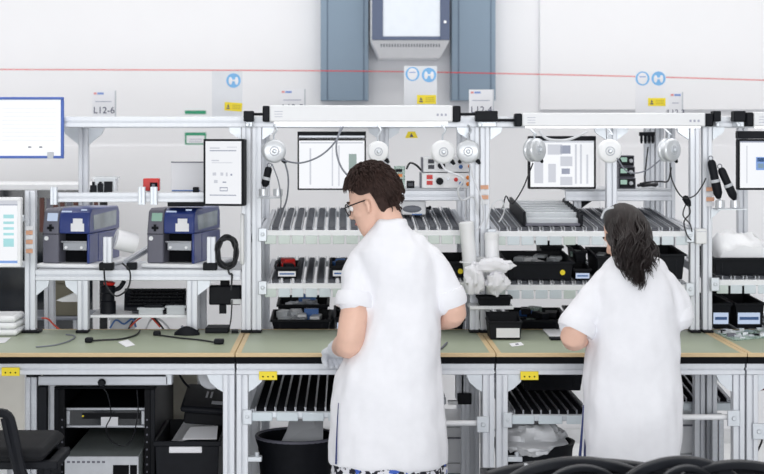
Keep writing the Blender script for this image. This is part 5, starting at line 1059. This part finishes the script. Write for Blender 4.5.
def face_bits(mb, mtx):
    def T(*v): return mtx @ Vector(v)
    limb(mb, [T(0, .095, .122), T(0, .104, .104), T(0, .113, .086)], [.007, .009, .0125], n=12, k=3)       # nose
    for s in (-1, 1):
        limb(mb, [T(s*.009, .102, .083), T(s*.011, .1, .081)], [.0075, .007], n=10, k=2)                       # nostril wings
        limb(mb, [T(s*.014, .094, .128), T(s*.034, .088, .131), T(s*.05, .07, .126)], [.006, .008, .006], n=10, k=3)  # brow
        limb(mb, [T(s*.034, .066, .088), T(s*.044, .05, .082)], [.02, .016], n=12, k=2)                       # cheek
        e = [T(s*(.066 + .006), .0, .076), T(s*(.071 + .008), -.008, .086), T(s*(.073 + .01), -.014, .1), T(s*(.072 + .009), -.008, .114), T(s*(.068 + .004), .004, .11)]
        limb(mb, e, [.007, .008, .009, .0085, .006], n=10, k=3)                                                # ear
    limb(mb, [T(-.02, .086, .054), T(0, .095, .055), T(.02, .086, .054)], [.005, .008, .005], n=10, k=3)    # lips
    limb(mb, [T(-.012, .07, .012), T(.012, .07, .012)], [.014, .014], n=10, k=2)                              # chin
def add_face(body, mtx):
    def T(*v): return mtx @ Vector(v)
    for s in (-1, 1):
        e = part(body, 'eye', MB().ball(T(s*.032, .083, .113), .0125), M['eye']); part(e, 'iris', MB().ball(T(s*.032, .0925, .112), .0045), M['iris'])
        part(body, 'eyebrow', MB().tube([T(s*.016, .103, .133), T(s*.034, .097, .138), T(s*.05, .08, .133)], .0035), M['hair'])
    part(body, 'lips', MB().tube([T(-.022, .089, .054), T(0, .103, .055), T(.022, .089, .054)], .0042), M['lip'])
def ring(cx, cy, z, rx, ry, n=44, p=2.3):
    out = []
    for a in angles(n):
        c, s_ = math.cos(a), math.sin(a); out.append(Vector((cx + rx*math.copysign(abs(c)**(2/p), c), cy + ry*math.copysign(abs(s_)**(2/p), s_), z)))
    return out
def torso(mb, rows, Y, dyf=lambda z: 0.0, inset=0.0):
    mb.loft([ring((X(a, Y) + X(b, Y))/2, Y + dyf(Z(py, Y)), Z(py, Y), (X(b, Y) - X(a, Y))/2 - inset, ry - inset) for py, a, b, ry in reversed(rows)])
def folds(mb, nr, specs, lo=-9):
    for i, v in enumerate(mb.v):
        d = 0
        for amp, sx, sz, seed in specs:
            if amp < 0: d -= amp*(.45 - 2*abs(noise.noise(Vector((v.x*sx + v.z*sx*.35 + seed, v.y*sx, v.z*sz + seed)))))*.7; continue
            d += amp*noise.noise(Vector((v.x*sx + seed, v.y*sx, v.z*sz + seed)))
        v += nr[i]*d

# ---- person one: short hair, patterned skirt
Y1 = 5.93
rows1 = [(463, 329, 450, .15), (430, 330, 448, .155), (400, 331.5, 444.5, .155), (374, 336, 442, .15), (358, 346, 441, .146), (340, 356, 440, .137), (320, 362, 439, .128), (300, 363, 439, .124), (280, 361, 439, .122), (263, 357, 437, .117), (250, 355, 432, .107), (241, 361, 424, .092), (233, 369, 415, .074), (226, 375, 408, .060), (219.5, 379, 405, .052)]
p1 = thing('person', 'person with short dark hair and glasses in a white coat over a patterned skirt', 'person', (X(389, Y1), Y1, 0))
hm = Matrix.Translation(P(382.5, 231.5, 5.96)) @ Matrix.Rotation(R(62), 4, 'Z') @ Matrix.Rotation(R(-18), 4, 'X') @ Matrix.Diagonal((.92, .92, 1.0, 1))
b = MB(); head_shape(b, hm); face_bits(b, hm)
limb(b, [P(392, 250, Y1 + .02), P(391, 228, Y1 + .02), P(384, 208, 5.955)], [.062, .052, .05])
torso(b, [r for r in rows1 if 320 > r[0] > 230], Y1, inset=.026); torso(b, [(466, 344, 436, .115), (430, 338, 440, .13), (374, 346, 436, .12), (320, 366, 434, .11), (300, 368, 434, .105)], Y1, inset=.01)
sh, el, wr = P(364, 260, Y1), P(349.5, 342, 5.86), P(339, 349, 6.07)
limb(b, [P(372, 270, Y1), P(358, 295, 5.9), P(353.5, 318, 5.875), el + Vector((.0, .01, -.005)), (el + wr)/2 + Vector((0, .0, .002)), wr], [.036, .046, .051, .05, .043, .03])
hd1 = (P(327, 351, 6.2) - wr).normalized()
hand(b, wr, hd1, (.25, .1, -1), -1, curl=.95)
sh2, el2, wr2 = P(426, 268, Y1), P(454, 313, 5.93), P(424, 325, 6.14)
limb(b, [sh2, P(443, 290, 5.925), el2, (el2 + wr2)/2, wr2], [.036, .044, .046, .042, .03])
hand(b, wr2, (P(405, 330, 6.25) - wr2), (0, .1, -1), 1, curl=.5)
for s, px in ((-1, 366), (1, 410)):
    limb(b, [P(px, 452, Y1), P(px + s*1, 520, Y1 + .0), P(px, 590, Y1 + .02), P(px, 612, Y1 + .02)], [.085, .06, .048, .04]); a = P(px, 612, Y1 + .02)
    limb(b, [Vector((a.x, a.y - .03, .04)), Vector((a.x, a.y + .08, .035)), Vector((a.x, a.y + .17, .028))], [.04, .038, .028])
bm1, nr = fuse(b, .0055, 3); body1 = part(p1, 'body', bm1, M['skin'], smooth=80); add_face(body1, hm)
# coat with rolled sleeves
c = MB(); torso(c, rows1, Y1)
limb(c, [P(371, 259, Y1), P(360, 273, 5.925), P(356.5, 290, 5.9), P(354.5, 302, 5.89)], [.066, .064, .062, .063], cap=True)
limb(c, [P(427, 258, Y1), P(438, 272, 5.93), P(445.5, 288, 5.92), P(449, 301, 5.925)], [.06, .06, .058, .056], cap=True)
limb(c, [P(374, 247, Y1), P(392, 240, Y1), P(418, 247, Y1)], [.05, .055, .05])
cm, nr = fuse(c, .0085, 6); folds(cm, nr, [(.008, 9, 2.0, 1), (.007, 18, 4.5, 4), (.003, 30, 14, 9), (.007, 5, 9, 13), (-.007, 8, 4.5, 3)]); coat1 = part(p1, 'coat', cm, M['coat'], smooth=80, label='white cotton coat')
def cuff(parent, a, b_, r, t=.011):
    d = (b_ - a); part(parent, 'rolled_cuff', MB().lathe(a, d, [(r - .004, 0), (r + t*.6, .001), (r + t, d.length*.3), (r + t*1.1, d.length*.75), (r + t*.7, d.length), (r - .006, d.length - .002), (r - .012, d.length*.4)], n=32), M['coat'])
cuff(coat1, P(356, 293, 5.897), P(354, 307.5, 5.884), .06); cuff(coat1, P(445.5, 290, 5.921), P(450.5, 306, 5.925), .055)
part(coat1, 'collar', MB().lathe(P(392, 225, Y1 + .005), (-.05, .0, 1), [(.05, -.012), (.0595, -.008), (.054, .016), (.049, .02), (.047, .01)], n=36), M['coat'])
part(coat1, 'side_slit', MB().tube([P(338.5, 403, Y1 - .108), P(337, 430, Y1 - .108), P(336, 464, Y1 - .1)], lambda t: .0015 + .0025*t, n=6), M['trouser'], label='dark open side slit')
part(p1, 'skirt', MB().loft([ring(X(389.5, Y1), Y1, Z(py, Y1), hw*Y1/FPX, ry, p=2.1) for py, hw, ry in ((560, 62, .17), (500, 61, .163), (470, 58.5, .15), (455, 56, .14))]), M['skirt'])
part(p1, 'skirt_hip', MB().loft([ring(X(389.5, Y1), Y1, Z(py, Y1), hw*Y1/FPX, ry, p=2.1) for py, hw, ry in ((456, 54, .13), (440, 50, .12))]), M['skirt'])
for s, px in ((-1, 366), (1, 410)):
    a = P(px, 612, Y1 + .02); mb = MB(); limb(mb, [Vector((a.x, a.y - .035, .045)), Vector((a.x, a.y + .08, .042)), Vector((a.x, a.y + .175, .036))], [.046, .046, .036], flat=(Vector((1, 0, 0)), .95)); q, _ = fuse(mb, .008, 2)
    for v in q.v: v.z = max(v.z, .002)
    part(p1, 'shoe', q, M['shoe'], smooth=80)
g = MB(); hand(g, wr, hd1, (.25, .1, -1), -1, curl=.95, grow=.0035); limb(g, [wr - hd1*.035, wr + hd1*.03], [.0385, .036], k=3); gm, nr = fuse(g, .0042, 2); folds(gm, nr, [(.0015, 60, 60, 2)]); part(p1, 'glove', gm, M['glove'], smooth=80, label='white knitted glove')
# glasses
def T(*v): return hm @ Vector(v)
gl = part(p1, 'glasses', MB().torus(T(-.031, .106, .112), hm.to_3x3() @ Vector((-.12, 1, 0)), .021, .0018, n=22, k=6).torus(T(.031, .106, .112), hm.to_3x3() @ Vector((.12, 1, 0)), .021, .0018, n=22, k=6).tube([T(-.011, .108, .117), T(.011, .108, .117)], .0018, smooth=1)
          .tube([T(-.052, .104, .117), T(-.07, .09, .119), T(-.08, .0, .12), T(-.079, -.012, .112)], .0024).tube([T(.052, .104, .117), T(.07, .09, .119), T(.08, .0, .12), T(.079, -.012, .112)], .0024), M['black'])
for s in (-1, 1): part(gl, 'lens', MB().lathe(T(s*.031, .1055, .112), hm.to_3x3() @ Vector((s*.12, 1, 0)), [(.0005, 0), (.0205, .0003), (.0205, .001), (.0005, .0012)], n=22), M['lens'])

def scalp(az, el, grow, mtx, s=1.0):
    """point on the skull: az 0 = face, 180 = nape; el 0 = ears' height, 90 = crown"""
    z0, cy = .12, -.008
    d = Vector((math.sin(az)*math.cos(el), math.cos(az)*math.cos(el), math.sin(el)))
    if el < 0: k = 1 - .32*min(1, -el/R(30)); d = Vector((d.x*(1 + k)/2, d.y*(k if d.y < 0 else 1), d.z))
    rx, ry, rz = .078 + grow, .106 + grow, (.105 if el > 0 else .13) + grow
    return mtx @ (Vector((d.x*rx, cy + d.y*ry, z0 + d.z*rz))*s), (mtx.to_3x3() @ Vector((d.x/rx, d.y/ry, d.z/rz))).normalized()
def hairline(az):            # lowest elevation covered by hair, by direction around the head
    a = abs((math.degrees(az) + 180) % 360 - 180)
    return R(34 if a < 45 else 34 - (a - 45)*.65 if a < 80 else 11 if a < 103 else 11 - (a - 103)*2.3 if a < 118 else -23.5 - (a - 118)*.2)
# short hair: a cap following the hairline, then short overlapping locks
random.seed(21); mb = MB(); rings = []
for j in range(15):
    f = j/14; r_ = []
    for k in range(56):
        az = 2*math.pi*k/56; lo = hairline(az); el = lo + (R(90) - lo)*f; g_ = .006 + .010*min(1, f*3) + .012*f*f + .004*noise.noise(Vector((math.cos(az)*3, math.sin(az)*3, f*5)))
        r_.append(scalp(az, el, g_, hm)[0])
    rings.append(r_)
inner = []
for k in range(56):
    az = 2*math.pi*k/56; inner.append(scalp(az, hairline(az) + R(2), -.012, hm)[0])
mb.loft([inner] + rings)
def lock(mb, az, el, L, hm, flow, r=.007, lift=.012, wave=0, base=.008):
    L *= .55 if el < R(8) else 1
    p, n_ = scalp(az, el, .006 + base, hm); d = flow(az, el, n_); d = (d - n_*d.dot(n_)).normalized(); pts = [p - n_*.004]; side = n_.cross(d)
    for i in range(1, 5):
        f = i/4; pts.append(p + d*L*f + n_*(lift*math.sin(f*math.pi*.75) - L*L*f*f*2.2) + side*wave*math.sin(f*6))
    mb.tube(pts, lambda t: r*(1 - t)**.6 + .0006, n=6, smooth=2)
def flow1(az, el, n_):
    if R(60) < abs(az) < R(112) and el < R(28): return hm.to_3x3() @ Vector((0, -1, .1))
    return hm.to_3x3() @ (Vector((0, -.35, -1)) if math.cos(az) < .2 else Vector((.5*math.copysign(1, math.sin(az)), .5, -.5)))
for i in range(1500):
    az = random.uniform(-math.pi, math.pi); lo = hairline(az); el = lo + (R(88) - lo)*random.random()**.8
    lock(mb, az + random.uniform(-.05, .05), el + R(6), random.uniform(.02, .04), hm, lambda a, e, n_: flow1(a, e, n_) + Vector((random.uniform(-.45, .45), random.uniform(-.45, .45), random.uniform(-.2, .2))), r=random.uniform(.0016, .0034), lift=random.uniform(.004, .012), base=.004 + .018*max(0, math.sin(el))**2)
part(p1, 'hair', mb, M['hair'], smooth=80, label='short dark brown hair')

# ---- person two: long wavy hair
Y2 = 5.97
rows2 = [(456, 583, 680.5, .14), (420, 582.5, 681, .145), (395, 583, 680, .148), (360, 585, 679, .142), (337, 588, 678, .135), (315, 592, 676, .128), (300, 592, 675, .125), (287, 591, 673, .12), (277, 595, 669, .11), (269, 603, 663, .095), (263, 611, 655, .075), (258, 617, 648, .06), (253, 620, 645, .052)]
p2 = thing('person', 'person with long wavy brown hair in a white coat, bending over the bench', 'person', (X(632, Y2), Y2, 0))
hm2 = Matrix.Translation(P(633, 266, 6.03)) @ Matrix.Rotation(R(40), 4, 'Z') @ Matrix.Rotation(R(-20), 4, 'X') @ Matrix.Diagonal((.8, .8, .97, 1))
b = MB(); head_shape(b, hm2); face_bits(b, hm2); limb(b, [P(632, 280, Y2), P(632, 262, Y2), P(629, 242, 6.0)], [.06, .05, .049])
torso(b, [r for r in rows2 if 330 > r[0] > 262], Y2, inset=.026); torso(b, [(458, 592, 672, .11), (400, 590, 672, .125), (337, 596, 670, .11), (300, 598, 668, .1)], Y2, inset=.008)
sh, el, wr = P(598, 288, Y2), P(573, 337, 5.93), P(592, 334, 6.14)
limb(b, [P(606, 292, Y2), P(586, 312, 5.95), el, (el + wr)/2, wr], [.036, .046, .047, .042, .029]); hand(b, wr, (P(600, 334, 6.26) - wr), (0, .2, -1), 1, curl=.5)
sh2, el2, wr2 = P(668, 290, Y2), P(671, 326, 6.03), P(650, 334, 6.16)
limb(b, [P(658, 292, Y2), P(666, 308, 6.02), el2, (el2 + wr2)/2, wr2], [.032, .036, .038, .036, .028]); hand(b, wr2, (P(640, 335, 6.27) - wr2), (0, .2, -1), -1, curl=.5)
for s, px in ((-1, 612), (1, 652)):
    limb(b, [P(px, 448, Y2), P(px, 530, Y2), P(px, 600, Y2 + .02), P(px, 610, Y2 + .02)], [.08, .056, .044, .04]); a = P(px, 610, Y2 + .02)
    limb(b, [Vector((a.x, a.y - .03, .04)), Vector((a.x, a.y + .08, .035)), Vector((a.x, a.y + .16, .028))], [.038, .036, .027])
bm2, nr = fuse(b, .0055, 3); body2 = part(p2, 'body', bm2, M['skin'], smooth=80); add_face(body2, hm2)
c = MB(); torso(c, rows2, Y2)
limb(c, [P(606, 284, Y2), P(596, 296, 5.965), P(586, 311, 5.95), P(577.5, 324, 5.94)], [.064, .064, .063, .063]); limb(c, [P(660, 284, Y2), P(669, 294, Y2), P(676, 305, Y2), P(679, 318, Y2)], [.06, .058, .054, .048]); limb(c, [P(612, 272, Y2), P(632, 266, Y2), P(656, 271, Y2)], [.05, .055, .05])
cm, nr = fuse(c, .0085, 6); folds(cm, nr, [(.008, 9, 2.0, 21), (.007, 18, 4.5, 24), (.003, 30, 14, 29), (.007, 5, 9, 33), (-.007, 8, 4.5, 37)]); coat2 = part(p2, 'coat', cm, M['coat'], smooth=80, label='white cotton coat')
cuff(coat2, P(581, 319, 5.943), P(575, 331.5, 5.935), .06); cuff(coat2, P(678, 309, Y2), P(680.5, 320, Y2), .045, .006)
part(coat2, 'collar', MB().lathe(P(632, 261, Y2 + .01), (-.03, .1, 1), [(.053, -.02), (.06, -.012), (.054, .014), (.049, .018), (.047, .005)], n=36), M['coat'])
part(coat2, 'side_slit', MB().tube([P(583.5, 405, Y2 - .07), P(582, 430, Y2 - .075), P(580, 456, Y2 - .07)], lambda t: .002 + .004*t, n=6), M['trouser'], label='dark open side slit')
part(p2, 'trousers', MB().loft([ring(X(631, Y2), Y2, Z(py, Y2), hw*Y2/FPX, ry) for py, hw, ry in ((500, 46.5, .125), (458, 47, .128), (430, 46, .125))]), M['trouser'])
for s, px in ((-1, 612), (1, 652)): part(p2, 'trouser_leg', MB().lathe(P(px, 490, Y2 + .0), (0, .0, -1), [(.083, 0), (.075, .15), (.068, Z(490, Y2) - .06)], n=24), M['trouser'])
for s, px in ((-1, 612), (1, 652)):
    a = P(px, 610, Y2 + .02); mb = MB(); limb(mb, [Vector((a.x, a.y - .035, .045)), Vector((a.x, a.y + .08, .042)), Vector((a.x, a.y + .165, .036))], [.045, .044, .034]); q, _ = fuse(mb, .008, 2)
    for v in q.v: v.z = max(v.z, .002)
    part(p2, 'shoe', q, M['shoe'], smooth=80)
# long wavy hair
random.seed(33); mb = MB(); rings = []
def hairline2(az):
    a = abs((math.degrees(az) + 180) % 360 - 180); return R(42 if a < 40 else 42 - (a - 40)*1.0 if a < 75 else 7 - (a - 75)*1.2 if a < 110 else -35 - (a - 110)*.3)
for j in range(13):
    f = j/12; r_ = []
    for k in range(48):
        az = 2*math.pi*k/48; lo = hairline2(az); el = lo + (R(90) - lo)*f; r_.append(scalp(az, el, .006 + .014*min(1, f*3) + .004*noise.noise(Vector((math.cos(az)*3, math.sin(az)*3, f*5))), hm2)[0])
    rings.append(r_)
mb.loft([[scalp(2*math.pi*k/48, hairline2(2*math.pi*k/48) + R(2), -.012, hm2)[0] for k in range(48)]] + rings)
hi2 = hm2.inverted(); xc = X(633, Y2)
for i in range(64):
    az0 = random.choice((-1, 1))*random.uniform(R(58), R(180)); el0 = R(random.uniform(-8, 80)); back = abs(math.degrees(az0)) > 115; mid = random.random() < .6
    if mid: zt_ = random.uniform(1.245, 1.335); tip0 = Vector((-.008 + random.gauss(0, .010 + (zt_ - 1.245)*.3), 0, zt_))
    else: tip0 = Vector((random.gauss(0, .01), 0, random.uniform(1.295, 1.36)))
    fwd = .05 if not back and random.random() < .5 else 0
    ph0 = random.uniform(0, 6.28); am0 = random.uniform(.008, .017); cyc0 = random.uniform(9, 15)
    for j_ in range(15):
        az = az0 + random.gauss(0, .07); el = min(R(84), el0 + random.gauss(0, .06)); p, n_ = scalp(az, el, .009 + random.uniform(0, .007), hm2); sx = max(-1, min(1, (p.x - xc)/.075))
        tip = tip0 + Vector((xc + (.012 if mid else .07)*sx + random.gauss(0, .005), 0, random.gauss(0, .012)))
        tip.y = Y2 - .14 + .3*(tip.z - 1.235) - random.uniform(0, .018) + fwd
        ph = ph0 + random.gauss(0, .25); am = am0*random.uniform(.8, 1.2); cyc = cyc0 + random.gauss(0, .3); pts = []; N = 15; side = Vector((1, .15, 0)).normalized()
        for s_ in range(N):
            f = s_/(N - 1); q = p.lerp(tip, f); q.z = p.z + (tip.z - p.z)*f**1.15
            loc = hi2 @ q; top = loc.z > .12; rx, ry, rz = .093, .122, (.118 if top else .2); e = Vector((loc.x/rx, (loc.y + .008)/ry, (loc.z - .12)/rz))
            if e.length < 1: e.normalize(); q = hm2 @ Vector((e.x*rx, e.y*ry - .008, e.z*rz + .12))
            w_ = am*min(1, f*1.4)*(.7 + .5*f); q = q + side*w_*math.sin(ph + f*cyc) + Vector((0, 1, 0))*w_*.8*math.cos(ph + f*cyc)
            lim = .077 if q.z > 1.36 else .077 - (1.36 - q.z)*.25
            if abs(q.x - xc) > lim: q.x = xc + math.copysign(lim + .3*(abs(q.x - xc) - lim), q.x - xc)
            pts.append(q)
        rr = random.uniform(.0018, .0034); mb.tube(pts, lambda t: rr*(1 - t**3) + .0005, n=5, smooth=2)
for k, (px, py, r_) in enumerate(((653, 259, .012), (643, 272, .013), (618, 268, .011), (632, 279, .01))):      # loose curls at the ends
    c0 = P(px, py, Y2 - .125); mb.tube([c0 + Vector((r_*(1 - i/26)*math.cos(i*.22 + k), -.001*i*.3, .03 - i*.0018 + r_*(1 - i/26)*math.sin(i*.22 + k))) for i in range(22)], lambda t: .0045*(1 - t**2) + .0006, n=6, smooth=2)
part(p2, 'hair', mb, M['hair2'], smooth=80, label='long wavy dark brown hair')
part(p2, 'hair_clip', MB().tube([hm2 @ Vector((-.09, .03, .2)), hm2 @ Vector((-.085, .0, .225)), hm2 @ Vector((-.07, -.04, .225))], .0045), M['clear'])
